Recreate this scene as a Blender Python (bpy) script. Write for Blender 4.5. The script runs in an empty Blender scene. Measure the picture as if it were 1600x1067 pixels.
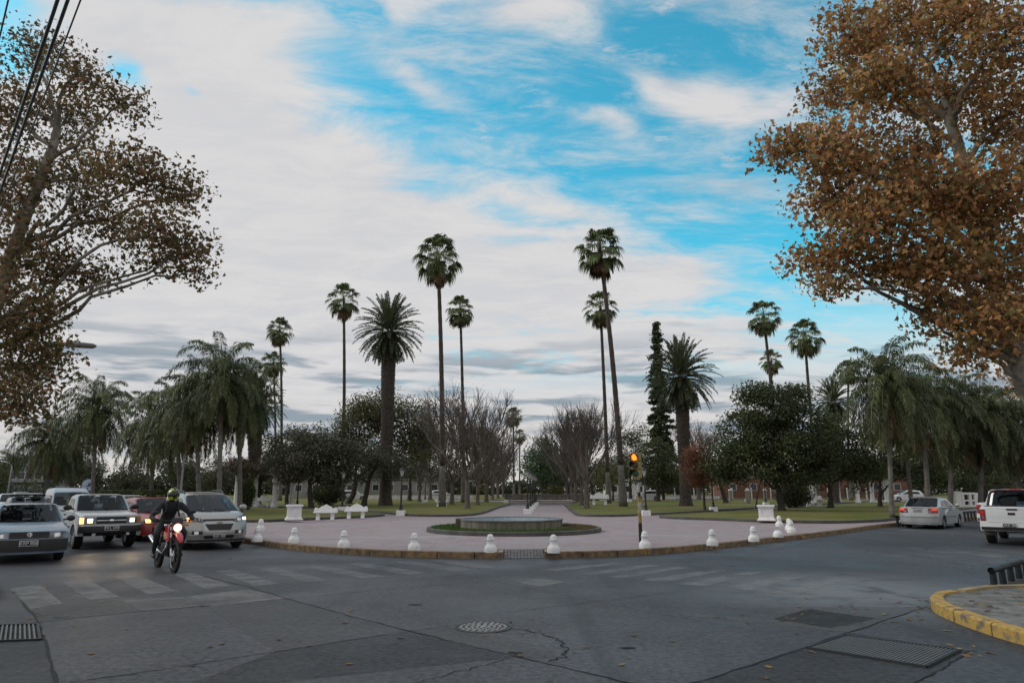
import bpy, bmesh, math, random
import numpy as np
from mathutils import Vector, Matrix

# ------------------------------------------------------------------ camera, world, sun, exposure
SC = bpy.context.scene
COL = SC.collection
R = math.radians
F, HC, CX, CY = 1067.0, 1.75, 800.0, 533.5          # focal length in photo pixels, eye height
PITCH = math.atan(230.5 / F)
cam_d = bpy.data.cameras.new('camera')
cam = bpy.data.objects.new('camera', cam_d); COL.objects.link(cam)
cam.location = (0, 0, HC); cam.rotation_euler = (R(90) + PITCH, 0, 0)
cam_d.sensor_width = 36; cam_d.lens = 36 * F / 1600; cam_d.clip_start = .1; cam_d.clip_end = 3000
SC.camera = cam
SC.view_settings.view_transform = 'Standard'; SC.view_settings.look = 'None'
SC.view_settings.exposure = 0.0; SC.view_settings.gamma = 1.0
CP, SP = math.cos(PITCH), math.sin(PITCH)

def ray(px, py):
    xc, yc = (px - CX) / F, (CY - py) / F
    return Vector((xc, CP - yc * SP, SP + yc * CP))
def G(px, py, z=0.0):                                # ground point seen at a photo pixel
    d = ray(px, py); t = (z - HC) / d.z
    return Vector((d.x * t, d.y * t, z))
def PX(px, py, Y):                                   # point at distance Y seen at a photo pixel
    d = ray(px, py); t = Y / d.y
    return Vector((d.x * t, Y, HC + d.z * t))
def at(px, Y, z=0.0):
    return Vector(((px - CX) / F * (Y * CP + (z - HC) * SP), Y, z))

SUN_EL, SUN_AZ = R(34), R(-82)                       # azimuth from +Y towards +X
sun_dir = Vector((math.sin(SUN_AZ) * math.cos(SUN_EL), math.cos(SUN_AZ) * math.cos(SUN_EL), math.sin(SUN_EL)))
sl = bpy.data.lights.new('sun', 'SUN'); sl.energy = 1.3; sl.angle = R(24); sl.color = (1, .93, .84)
so = bpy.data.objects.new('sun', sl); COL.objects.link(so)
so.rotation_euler = sun_dir.to_track_quat('Z', 'Y').to_euler()

class NT:                                            # tiny node helper
    def __init__(s, tree): s.t = tree; s.n = tree.nodes; s.l = tree.links
    def new(s, typ, **kw):
        nd = s.n.new(typ)
        for k, v in kw.items(): setattr(nd, k, v)
        return nd
    def put(s, sock, v):
        if hasattr(v, 'is_output') or isinstance(v, bpy.types.NodeSocket): s.l.new(v, sock)
        else: sock.default_value = v
    def math(s, op, a, b=None, c=None, clamp=False):
        nd = s.new('ShaderNodeMath', operation=op, use_clamp=clamp)
        for i, v in enumerate((a, b, c)):
            if v is not None: s.put(nd.inputs[i], v)
        return nd.outputs[0]
    def vec(s, op, a, b=None):
        nd = s.new('ShaderNodeVectorMath', operation=op)
        s.put(nd.inputs[0], a)
        if b is not None: s.put(nd.inputs[1], b)
        return nd.outputs['Value'] if op in ('DISTANCE', 'LENGTH', 'DOT_PRODUCT') else nd.outputs[0]
    def noise(s, v, scale, detail=4, rough=.5, dist=0.0):
        nd = s.new('ShaderNodeTexNoise')
        if v is not None: s.l.new(v, nd.inputs['Vector'])
        nd.inputs['Scale'].default_value = scale; nd.inputs['Detail'].default_value = detail
        nd.inputs['Roughness'].default_value = rough; nd.inputs['Distortion'].default_value = dist
        return nd.outputs['Fac']
    def ramp(s, fac, a, b, ca=0.0, cb=1.0, smooth=True):
        nd = s.new('ShaderNodeMapRange', clamp=True)
        nd.interpolation_type = 'SMOOTHSTEP' if smooth else 'LINEAR'
        s.put(nd.inputs['Value'], fac)
        for k, v in (('From Min', a), ('From Max', b), ('To Min', ca), ('To Max', cb)): s.put(nd.inputs[k], v)
        return nd.outputs[0]
    def mix(s, fac, a, b, blend='MIX'):
        nd = s.new('ShaderNodeMix', data_type='RGBA', blend_type=blend)
        s.put(nd.inputs['Factor'], fac)
        for k, v in ((6, a), (7, b)):
            s.put(nd.inputs[k], v if not isinstance(v, (tuple, list)) else (*v[:3], 1))
        return nd.outputs[2]

def build_world():
    w = bpy.data.worlds.new('World'); SC.world = w; w.use_nodes = True
    k = NT(w.node_tree); k.n.clear()
    tc = k.new('ShaderNodeTexCoord'); d = k.vec('NORMALIZE', tc.outputs['Generated'])
    sp = k.new('ShaderNodeSeparateXYZ'); k.l.new(d, sp.inputs[0])
    x, y, z = sp.outputs
    el = k.math('ARCSINE', z); az = k.math('ARCTAN2', x, y)
    # cloud layer seen in perspective
    zz = k.math('MAXIMUM', k.math('ADD', z, .12), .03)
    cb = k.new('ShaderNodeCombineXYZ')
    k.put(cb.inputs[0], k.math('DIVIDE', x, zz)); k.put(cb.inputs[1], k.math('DIVIDE', y, zz))
    mp = k.new('ShaderNodeMapping'); k.l.new(cb.outputs[0], mp.inputs[0])
    mp.inputs['Rotation'].default_value = (0, 0, R(-24)); mp.inputs['Scale'].default_value = (.75, 1.5, 1)
    mp.inputs['Location'].default_value = (3.1, .4, 0)
    P = mp.outputs[0]
    big = k.noise(P, 1.05, 9, .56, .35)
    fine = k.noise(P, 4.2, 10, .66, .45)
    n = k.math('ADD', k.math('MULTIPLY', big, .62), k.math('MULTIPLY', fine, .52))
    ae = k.new('ShaderNodeCombineXYZ'); k.put(ae.inputs[0], az); k.put(ae.inputs[1], el)
    AE = ae.outputs[0]
    warp = k.new('ShaderNodeTexNoise'); k.l.new(AE, warp.inputs['Vector']); warp.inputs['Scale'].default_value = 5; warp.inputs['Detail'].default_value = 3
    wv = k.vec('MULTIPLY', k.vec('SUBTRACT', warp.outputs['Color'], (.5, .5, .5)), (.09, .022, 0))
    AEW = k.vec('ADD', AE, wv)
    def blob(px, py, rx, ry, amp, rot=0.0):           # a region of the sky where cover is thinner or thicker
        r = ray(px, py).normalized()
        c = (math.atan2(r.x, r.y), math.asin(r.z), 0)
        v = k.vec('SUBTRACT', AEW, c)
        if rot:
            ro = k.new('ShaderNodeVectorRotate', rotation_type='Z_AXIS'); k.l.new(v, ro.inputs['Vector']); ro.inputs['Angle'].default_value = R(rot); v = ro.outputs[0]
        v = k.vec('MULTIPLY', v, (1 / rx, 1 / ry, 0))
        return k.ramp(k.vec('LENGTH', v), 1.0, 0.0, 0.0, amp)
    tot = n
    for b in BLOBS: tot = k.math('ADD', tot, blob(*b))
    tot = k.math('ADD', tot, k.ramp(el, R(42), R(60), 0, .26))  # extra cloud overhead, out of view, added to whiten and brighten the light
    tot = k.math('ADD', tot, k.ramp(y, .35, -.1, 0, .26))  # more unseen cloud behind the camera, added for the same whiter light
    cover = k.ramp(tot, .43, .71)
    vm = k.new('ShaderNodeMapping'); k.l.new(cb.outputs[0], vm.inputs[0]); vm.inputs['Rotation'].default_value = (0, 0, R(-34)); vm.inputs['Scale'].default_value = (.9, 2.6, 1); vm.inputs['Location'].default_value = (7.3, 2.2, 0)
    veil = k.math('MULTIPLY', k.ramp(k.noise(vm.outputs[0], 2.3, 11, .7, .35), .44, .74), .80)
    puff = k.math('MULTIPLY', k.ramp(k.noise(P, 7.5, 9, .68, .25), .52, .72), k.ramp(tot, .30, .52))
    cover = k.math('MAXIMUM', cover, k.math('MAXIMUM', veil, k.math('MULTIPLY', puff, .8)))
    # low streaky bank near the horizon
    st = k.new('ShaderNodeMapping'); k.l.new(AEW, st.inputs[0]); st.inputs['Scale'].default_value = (3.6, 30, 1); st.inputs['Rotation'].default_value = (0, 0, R(3))
    sn = k.noise(st.outputs[0], 1.25, 6, .55, .12)
    band = k.math('MULTIPLY', k.ramp(el, R(1.0), R(5)), k.ramp(el, R(14.0), R(9)))
    streak = k.math('MULTIPLY', k.ramp(sn, .47, .60), band)
    low = k.ramp(el, R(17.5), R(7))
    cover = k.math('MAXIMUM', cover, low)
    sky = k.new('ShaderNodeTexSky'); sky.sky_type = 'NISHITA'; sky.sun_disc = False
    sky.sun_elevation = SUN_EL; sky.sun_rotation = SUN_AZ
    sky.altitude = 700; sky.ozone_density = 1.5
    blue = k.mix(1.0, sky.outputs[0], SKY_TINT, 'MULTIPLY')
    # clouds: bright warm white, slate where they thicken
    shade = k.ramp(fine, .34, .66)
    white = k.mix(shade, (6.3, 6.35, 6.6), (7.1, 7.0, 7.0))
    warm = k.ramp(el, R(9), R(1))
    white = k.mix(k.math('MULTIPLY', warm, .5), white, (6.9, 6.4, 5.9))
    grey = (2.3, 3.05, 3.7)
    cloud = k.mix(k.math('MULTIPLY', streak, .86), white, grey)
    thick = k.math('MULTIPLY', k.ramp(k.noise(P, 2.1, 6, .6, .8), .5, .72), k.ramp(az, R(-2), R(16)))
    cloud = k.mix(k.math('MULTIPLY', thick, .55), cloud, (3.3, 4.0, 4.6))
    out = k.mix(cover, blue, cloud)
    bg = k.new('ShaderNodeBackground'); k.l.new(out, bg.inputs[0]); bg.inputs[1].default_value = .1
    ow = k.new('ShaderNodeOutputWorld'); k.l.new(bg.outputs[0], ow.inputs[0])

SKY_TINT = (.60, 2.45, 2.15)
BLOBS = [  # px, py, radius az, radius el (rad), amount, rotation
    (300, 260, .36, .26, .34, 0), (560, 380, .30, .20, .26, 0), (120, 420, .34, .3, .25, 0), (420, 520, .5, .16, .25, 0),
    (900, 118, .18, .045, -.22, 20), (700, 62, .10, .03, -.16, 12), (1090, 60, .20, .06, -.20, 12), (1260, 50, .14, .09, -.26, 0),
    (1010, 300, .20, .06, -.30, 6), (1150, 330, .14, .10, -.24, 0), (930, 255, .12, .04, -.18, 12), (780, 330, .09, .025, -.10, 8), (1200, 380, .16, .05, -.14, 0), (1200, 250, .08, .06, -.18, 0),
    (1110, 165, .20, .045, .20, 16), (960, 185, .10, .03, .12, 20), (560, 15, .08, .03, -.24, 10), (205, 120, .06, .035, -.28, 20), (300, 140, .04, .02, -.2, 20), (20, 80, .1, .08, -.22, 0), (660, 130, .12, .035, .14, 24),
    (820, 18, .16, .035, .14, -5), (1000, 440, .26, .07, .20, 0), (1020, 530, .34, .06, .22, 0), (760, 450, .24, .12, .18, 0), (900, 400, .12, .05, .12, 0), (1250, 150, .10, .03, .08, 0), (1330, 440, .16, .04, .12, 0)]
build_world()

# ------------------------------------------------------------------ object helpers
def tag(o, label=None, cat=None, group=None, kind=None):
    if label: o['label'] = label
    if cat: o['category'] = cat
    if group: o['group'] = group
    if kind: o['kind'] = kind
    return o
def empty(name, loc, rz=0.0, label=None, cat=None, group=None):
    o = bpy.data.objects.new(name, None); COL.objects.link(o)
    o.location = loc; o.rotation_euler = (0, 0, rz); o.empty_display_size = .2
    return tag(o, label, cat, group)
def copy_tree(o, parent=None):
    c = o.copy(); COL.objects.link(c)
    if parent is not None: c.parent = parent
    for ch in list(o.children): copy_tree(ch, c)
    return c
def link(name, me, m, parent=None, smooth=38, label=None):
    me.materials.clear()
    for mm in (m if isinstance(m, (list, tuple)) else [m]): me.materials.append(mm)
    if smooth is not None:
        me.polygons.foreach_set('use_smooth', np.ones(len(me.polygons), dtype=bool))
        if smooth < 180: me.set_sharp_from_angle(angle=R(smooth))
    o = bpy.data.objects.new(name, me); COL.objects.link(o)
    if parent is not None: o.parent = parent
    if label: o['label'] = label
    return o

class MB:                                            # collects shapes of ONE mesh
    def __init__(s): s.v = []; s.f = []; s.mi = []
    def add(s, vs, fs, mi=0):
        b = len(s.v); s.v += [tuple(p) for p in vs]
        for f in fs: s.f.append([i + b for i in f]); s.mi.append(mi)
        return s
    def box(s, c, size, rz=0, ry=0, rx=0, taper=1.0, mi=0):
        M = Matrix.Translation(c) @ Matrix.Rotation(rz, 4, 'Z') @ Matrix.Rotation(ry, 4, 'Y') @ Matrix.Rotation(rx, 4, 'X')
        x, y, z = [q / 2 for q in size]
        vs = [M @ Vector((a * x * (taper if c_ > 0 else 1), b * y * (taper if c_ > 0 else 1), c_ * z)) for c_ in (-1, 1) for a, b in ((-1, -1), (1, -1), (1, 1), (-1, 1))]
        return s.add(vs, [(3, 2, 1, 0), (4, 5, 6, 7), (0, 1, 5, 4), (1, 2, 6, 5), (2, 3, 7, 6), (3, 0, 4, 7)], mi)
    def tube(s, pts, rad, n=8, caps=True, mi=0):
        pts = [Vector(p) for p in pts]
        if not isinstance(rad, (list, tuple)): rad = [rad] * len(pts)
        vs, fs = [], []; up = None
        for i, p in enumerate(pts):
            t = (pts[min(i + 1, len(pts) - 1)] - pts[max(i - 1, 0)])
            t = t.normalized() if t.length > 1e-9 else Vector((0, 0, 1))
            if up is None:
                up = t.orthogonal().normalized()
            up = (up - t * up.dot(t)); up = up.normalized() if up.length > 1e-6 else t.orthogonal().normalized()
            sd = t.cross(up)
            for j in range(n):
                a = 2 * math.pi * j / n
                vs.append(p + (up * math.cos(a) + sd * math.sin(a)) * rad[i])
        for i in range(len(pts) - 1):
            for j in range(n):
                a, b = i * n + j, i * n + (j + 1) % n
                fs.append((a, b, b + n, a + n))
        if caps: fs.append(tuple(range(n - 1, -1, -1))); fs.append(tuple(range((len(pts) - 1) * n, len(pts) * n)))
        return s.add(vs, fs, mi)
    def lathe(s, prof, n=24, M=None, mi=0, caps=True):   # prof: (r, z) bottom to top
        M = M or Matrix(); caps = caps and prof[0] != prof[-1]
        vs, fs = [], []
        for r, z in prof:
            for j in range(n):
                a = 2 * math.pi * j / n
                vs.append(M @ Vector((r * math.cos(a), r * math.sin(a), z)))
        for i in range(len(prof) - 1):
            for j in range(n):
                a, b = i * n + j, i * n + (j + 1) % n
                fs.append((a, b, b + n, a + n))
        if caps and prof[0][0] > 1e-4: fs.append(tuple(range(n - 1, -1, -1)))
        if caps and prof[-1][0] > 1e-4: fs.append(tuple(range((len(prof) - 1) * n, len(prof) * n)))
        return s.add(vs, fs, mi)
    def prism(s, poly, z0, z1, M=None, mi=0):        # poly in xy, counter-clockwise
        M = M or Matrix(); n = len(poly)
        vs = [M @ Vector((p[0], p[1], z0)) for p in poly] + [M @ Vector((p[0], p[1], z1)) for p in poly]
        fs = [tuple(range(n - 1, -1, -1)), tuple(range(n, 2 * n))] + [(i, (i + 1) % n, (i + 1) % n + n, i + n) for i in range(n)]
        return s.add(vs, fs, mi)
    def ball(s, c, r, n=16, m=10, M=None, mi=0):
        rx, ry, rz = (r, r, r) if not isinstance(r, (tuple, list)) else r
        T = Matrix.Translation(c) @ (M or Matrix()) @ Matrix.Diagonal((rx, ry, rz, 1))
        pr = [(max(math.sin(math.pi * i / m), 1e-5 if 0 < i < m else 0.0), -math.cos(math.pi * i / m)) for i in range(m + 1)]
        return s.lathe(pr, n, T, mi)
    def mesh(s, name):
        me = bpy.data.meshes.new(name); me.from_pydata(s.v, [], s.f)
        if any(s.mi): me.polygons.foreach_set('material_index', s.mi)
        me.update(); return me
    def build(s, name, m, parent=None, smooth=38, bevel=0, label=None):
        o = link(name, s.mesh(name), m, parent, smooth, label)
        if bevel:
            b = o.modifiers.new('bevel', 'BEVEL'); b.width = bevel; b.segments = 2; b.limit_method = 'ANGLE'; b.angle_limit = R(40)
        return o

def np_mesh(name, V, Q, cols=None):                  # V (N,3), Q (M,k), per-vertex colours
    me = bpy.data.meshes.new(name)
    V = np.ascontiguousarray(V, dtype=np.float32); Q = np.ascontiguousarray(Q, dtype=np.int32)
    me.vertices.add(len(V)); me.vertices.foreach_set('co', V.ravel())
    k = Q.shape[1]
    me.loops.add(Q.size); me.loops.foreach_set('vertex_index', Q.ravel())
    me.polygons.add(len(Q)); me.polygons.foreach_set('loop_start', np.arange(0, Q.size, k, dtype=np.int32))
    if cols is not None:
        a = me.color_attributes.new('Col', 'FLOAT_COLOR', 'POINT')
        c = np.ones((len(V), 4), dtype=np.float32); c[:, :3] = cols
        a.data.foreach_set('color', c.ravel())
    me.update(calc_edges=True); me.validate()
    return me

# ------------------------------------------------------------------ materials
MATS = {}
def mat(name, c, rough=.6, metal=0.0, c2=None, scale=4.0, bump=0.0, bscale=40.0, spec=.5, coat=0.0, emit=None, estr=0.0, detail=5, lo=.35, hi=.65):
    if name in MATS: return MATS[name]
    m = bpy.data.materials.new(name); m.use_nodes = True; k = NT(m.node_tree)
    p = k.n['Principled BSDF']
    tc = k.new('ShaderNodeTexCoord'); O = tc.outputs['Object']
    if c2 is None: c2 = tuple(q * .86 for q in c)
    f = k.ramp(k.noise(O, scale, detail, .6), lo, hi)
    k.l.new(k.mix(f, c, c2), p.inputs['Base Color'])
    k.put(p.inputs['Roughness'], k.ramp(k.noise(O, scale * 1.7, 4), .3, .7, max(rough - .08, .03), min(rough + .08, 1)))
    p.inputs['Metallic'].default_value = metal; p.inputs['Specular IOR Level'].default_value = spec
    p.inputs['Coat Weight'].default_value = coat; p.inputs['Coat Roughness'].default_value = .06
    if bump:
        b = k.new('ShaderNodeBump'); b.inputs['Strength'].default_value = bump; b.inputs['Distance'].default_value = .02
        k.l.new(k.noise(O, bscale, 6, .65), b.inputs['Height']); k.l.new(b.outputs[0], p.inputs['Normal'])
    if emit: p.inputs['Emission Color'].default_value = (*emit, 1); p.inputs['Emission Strength'].default_value = estr
    MATS[name] = m; return m
def leaf_mat(name, tint=(1, 1, 1), trans=.3, rough=.55):
    if name in MATS: return MATS[name]
    m = bpy.data.materials.new(name); m.use_nodes = True; k = NT(m.node_tree)
    p = k.n['Principled BSDF']; o = k.n['Material Output']
    at_ = k.new('ShaderNodeAttribute', attribute_name='Col')
    tc = k.new('ShaderNodeTexCoord')
    v = k.ramp(k.noise(tc.outputs['Object'], 9, 3), .3, .7, .8, 1.2)
    cm = k.mix(1.0, at_.outputs['Color'], tint, 'MULTIPLY')
    hs = k.new('ShaderNodeHueSaturation'); k.l.new(v, hs.inputs['Value']); k.l.new(cm, hs.inputs['Color'])
    c = hs.outputs[0]
    k.l.new(c, p.inputs['Base Color']); p.inputs['Roughness'].default_value = rough; p.inputs['Specular IOR Level'].default_value = .3
    tr = k.new('ShaderNodeBsdfTranslucent'); k.l.new(c, tr.inputs[0])
    mx = k.new('ShaderNodeMixShader'); mx.inputs[0].default_value = trans
    k.l.new(p.outputs[0], mx.inputs[1]); k.l.new(tr.outputs[0], mx.inputs[2]); k.l.new(mx.outputs[0], o.inputs[0])
    MATS[name] = m; return m

M_white = mat('white_paint', (.80, .80, .80), .7, c2=(.40, .385, .36), scale=7, bump=.5, lo=.52, hi=.82, detail=9)
M_white2 = mat('white_plaster', (.66, .66, .65), .8, c2=(.5, .5, .48), scale=2, bump=.2)
M_black = mat('black_iron', (.012, .012, .013), .45, scale=9)
M_darkmetal = mat('dark_steel', (.03, .032, .035), .5, .6)
M_steel = mat('bright_steel', (.55, .55, .56), .3, .9)
M_chrome = mat('chrome', (.75, .75, .76), .12, 1.0)
M_tyre = mat('tyre_rubber', (.014, .014, .015), .85, bump=.4, bscale=60)
M_rim = mat('alloy_rim', (.42, .42, .43), .35, .8)
M_glass = mat('tinted_glass', (.008, .012, .016), .04, spec=.36, c2=(.026, .034, .042), scale=2.2)
M_plastic = mat('black_plastic', (.018, .018, .019), .55, scale=8)
M_under = mat('underbody', (.006, .006, .006), .9)
M_lens = mat('clear_lens', (.26, .28, .31), .1, .5, c2=(.06, .065, .075), scale=11)
M_redlens = mat('red_lens', (.35, .012, .01), .12, c2=(.2, .006, .005), scale=12, coat=.5)
M_amber = mat('amber_lens', (.6, .2, .02), .15, scale=10)
M_lit = mat('lit_headlamp', (.9, .75, .5), .2, emit=(1, .72, .38), estr=6)
M_litamber = mat('lit_amber_lamp', (.9, .5, .2), .2, emit=(1, .45, .12), estr=3.2)
M_plate = mat('number_plate', (.55, .56, .58), .5, scale=9)
M_plateblack = mat('plate_black', (.015, .015, .017), .5)
M_platetext = mat('plate_lettering', (.7, .7, .7), .5)
def glass_mat():
    m = bpy.data.materials.new('car_glass'); m.use_nodes = True; k = NT(m.node_tree); o = k.n['Material Output']
    t = k.new('ShaderNodeBsdfTransparent'); t.inputs[0].default_value = (.34, .38, .40, 1)
    g = k.new('ShaderNodeBsdfGlossy'); g.inputs['Roughness'].default_value = .03; g.inputs[0].default_value = (.8, .9, 1, 1)
    fr = k.new('ShaderNodeFresnel'); fr.inputs[0].default_value = 1.36
    mx = k.new('ShaderNodeMixShader'); k.l.new(fr.outputs[0], mx.inputs[0]); k.l.new(t.outputs[0], mx.inputs[1]); k.l.new(g.outputs[0], mx.inputs[2]); k.l.new(mx.outputs[0], o.inputs[0])
    return m
M_screen = glass_mat()
def paint(name, c, metal=0.0, rough=.32): return mat(name, c, rough, metal, c2=tuple(q * .93 for q in c), scale=1.6, coat=.6)

# ------------------------------------------------------------------ the ground
def sheet(name, poly, z, m, kind='structure', thick=None):
    b = MB()
    if thick is None: b.add([(p[0], p[1], z) for p in poly], [tuple(range(len(poly)))])
    else: b.prism([(p[0], p[1]) for p in poly], z - thick, z)
    o = b.build(name, m, smooth=None)
    return tag(o, kind=kind)
def ccw(poly):
    a = sum(poly[i][0] * poly[(i + 1) % len(poly)][1] - poly[(i + 1) % len(poly)][0] * poly[i][1] for i in range(len(poly)))
    return poly if a > 0 else poly[::-1]
def smooth_line(pts, n=6):                           # Catmull-Rom through 2D points
    P = [Vector((p[0], p[1], 0)) for p in pts]; out = []
    for i in range(len(P) - 1):
        p0, p1, p2, p3 = P[max(i - 1, 0)], P[i], P[i + 1], P[min(i + 2, len(P) - 1)]
        for j in range(n):
            t = j / n
            out.append(.5 * ((2 * p1) + (p2 - p0) * t + (2 * p0 - 5 * p1 + 4 * p2 - p3) * t * t + (3 * p1 - p0 - 3 * p2 + p3) * t ** 3))
    out.append(P[-1]); return out
def ribbon_prism(b, line, w, z0, z1, inward=1, mi=0):  # kerb: a strip of width w along a line, offset to one side
    L = [Vector((p[0], p[1], 0)) for p in line]; off = []
    for i, p in enumerate(L):
        t = (L[min(i + 1, len(L) - 1)] - L[max(i - 1, 0)]).normalized()
        off.append(p + Vector((-t.y, t.x, 0)) * w * inward)
    n = len(L); vs = []
    bev = min(.025, w * .2)
    for i in range(n):
        q = (off[i] - L[i]).normalized() * bev
        vs += [(*L[i][:2], z0), (*L[i][:2], z1 - bev), (*(L[i] + q)[:2], z1), (*off[i][:2], z1), (*off[i][:2], z0)]
    fs = []
    for i in range(n - 1):
        for j in range(5):
            a, c = i * 5 + j, i * 5 + (j + 1) % 5
            fs.append((a, c, c + 5, a + 5))
    fs += [(0, 1, 2, 3, 4), tuple((n - 1) * 5 + j for j in (4, 3, 2, 1, 0))]
    b.add(vs, fs, mi)

def kerb_blocks(b, line, side, z1=None, step=1.0, w=.17):
    rnd = random.Random(len(line)); P = [Vector((p[0], p[1], 0)) for p in line]; cur = [P[0]]; acc = 0.0
    z1 = ZP + .012 if z1 is None else z1
    for i in range(1, len(P)):
        a, c = P[i - 1], P[i]; L = (c - a).length; s = 0.0
        while L - s > step - acc:
            s += step - acc; q = a.lerp(c, s / L); t = (c - a).normalized()
            ribbon_prism(b, cur + [q - t * .012], w + rnd.uniform(-.006, .006), -.02, z1 + rnd.uniform(-.008, .006), side); cur = [q + t * .012]; acc = 0.0
            if rnd.random() < .9 and L > 20: s = L; break
        acc += max(L - s, 0)
        if (c - cur[-1]).length > .04: cur.append(c)
    if len(cur) > 1 and (cur[-1] - cur[0]).length > .25: ribbon_prism(b, cur, w, -.02, z1, side)
ZP = .15
def asphalt():
    m = bpy.data.materials.new('asphalt'); m.use_nodes = True; k = NT(m.node_tree); p = k.n['Principled BSDF']
    tc = k.new('ShaderNodeTexCoord'); O = tc.outputs['Object']
    a = k.ramp(k.noise(O, .16, 6, .6, .6), .3, .7)
    c = k.mix(a, (.032, .033, .040), (.070, .071, .083))
    sp_ = k.ramp(k.noise(O, 55, 3, .7), .35, .75)
    c = k.mix(k.math('MULTIPLY', sp_, .5), c, (.078, .079, .083))
    g2 = k.ramp(k.noise(O, 13, 6, .75, .2), .3, .7)
    c = k.mix(1.0, c, k.mix(g2, (.42, .42, .43), (1.62, 1.62, 1.6)), 'MULTIPLY')
    st = k.new('ShaderNodeMapping'); k.l.new(O, st.inputs[0]); st.inputs['Scale'].default_value = (.9, .07, 1); st.inputs['Rotation'].default_value = (0, 0, R(-42))
    ln = k.ramp(k.noise(st.outputs[0], 1.4, 5, .6, .3), .52, .72)
    c = k.mix(k.math('MULTIPLY', ln, .5), c, (.022, .023, .026))
    # pale worn dust near the right corner
    wx = k.vec('LENGTH', k.vec('MULTIPLY', k.vec('SUBTRACT', O, tuple(G(1330, 922))), (1 / 3.2, 1 / 3.4, 0)))
    ws = k.math('MULTIPLY', k.ramp(wx, 1.15, .15), k.ramp(k.noise(O, 1.3, 7, .65, .4), .26, .56))
    c = k.mix(k.math('MULTIPLY', ws, .8), c, (.19, .195, .20))
    wx2 = k.vec('LENGTH', k.vec('MULTIPLY', k.vec('SUBTRACT', O, tuple(G(1530, 868))), (1 / 3.5, 1 / 4.0, 0)))
    ws2 = k.math('MULTIPLY', k.ramp(wx2, 1.15, .1), k.ramp(k.noise(O, 1.0, 7, .65, .6), .46, .7))
    c = k.mix(k.math('MULTIPLY', ws2, .7), c, (.17, .165, .155))
    oil = k.ramp(k.noise(O, .8, 5, .7, .5), .66, .78)
    c = k.mix(k.math('MULTIPLY', oil, .5), c, (.018, .018, .02))
    k.l.new(c, p.inputs['Base Color'])
    k.put(p.inputs['Roughness'], k.ramp(k.noise(O, .5, 5), .3, .7, .46, .68))
    p.inputs['Specular IOR Level'].default_value = .32
    b = k.new('ShaderNodeBump'); b.inputs['Strength'].default_value = .35; b.inputs['Distance'].default_value = .012
    k.l.new(k.noise(O, 70, 5, .7), b.inputs['Height']); k.l.new(b.outputs[0], p.inputs['Normal'])
    return m
M_asphalt = asphalt()
tag(sheet('road', [(-700, -60), (700, -60), (700, 900), (-700, 900)], 0, M_asphalt), kind='structure')

def plaza_mat():
    m = bpy.data.materials.new('plaza_paving'); m.use_nodes = True; k = NT(m.node_tree); p = k.n['Principled BSDF']
    tc = k.new('ShaderNodeTexCoord'); O = tc.outputs['Object']
    br = k.new('ShaderNodeTexBrick'); k.l.new(O, br.inputs['Vector']); br.inputs['Scale'].default_value = 1.0
    br.inputs['Brick Width'].default_value = .42; br.inputs['Row Height'].default_value = .4; br.inputs['Mortar Size'].default_value = .018
    br.inputs['Color1'].default_value = (.345, .270, .284, 1); br.inputs['Color2'].default_value = (.27, .205, .217, 1); br.inputs['Mortar'].default_value = (.24, .19, .195, 1)
    big = k.ramp(k.noise(O, .35, 7, .62, .5), .38, .68)
    c = k.mix(k.math('MULTIPLY', big, .75), br.outputs[0], (.30, .268, .28))
    st = k.ramp(k.noise(O, .9, 6, .7, .7), .54, .70)
    c = k.mix(k.math('MULTIPLY', st, .6), c, (.14, .11, .11))
    ln = k.new('ShaderNodeMapping'); k.l.new(O, ln.inputs[0]); ln.inputs['Scale'].default_value = (.12, 1.3, 1)
    c = k.mix(k.math('MULTIPLY', k.ramp(k.noise(ln.outputs[0], 1.0, 6, .65, .2), .54, .66), .4), c, (.38, .345, .35))
    k.l.new(c, p.inputs['Base Color']); p.inputs['Roughness'].default_value = .72
    b = k.new('ShaderNodeBump'); b.inputs['Strength'].default_value = .3; b.inputs['Distance'].default_value = .01
    k.l.new(k.noise(O, 30, 5), b.inputs['Height']); k.l.new(b.outputs[0], p.inputs['Normal'])
    return m
M_plaza = plaza_mat()
M_kerbyel = mat('yellow_kerb', (.27, .17, .075), .75, c2=(.085, .068, .055), scale=6, bump=.6, lo=.34, hi=.70, detail=8)
M_kerbbright = mat('bright_yellow_kerb', (.46, .29, .07), .8, c2=(.15, .13, .10), scale=7, bump=.8, lo=.46, hi=.66, detail=9)
M_kerbdark = mat('dark_kerb', (.062, .06, .06), .8, c2=(.10, .096, .09), scale=2, bump=.5)
M_conc = mat('concrete', (.21, .21, .205), .8, c2=(.15, .15, .147), scale=1.2, bump=.4)
M_path = mat('path_paving', (.30, .275, .27), .75, c2=(.22, .2, .2), scale=.8, bump=.3)
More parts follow.
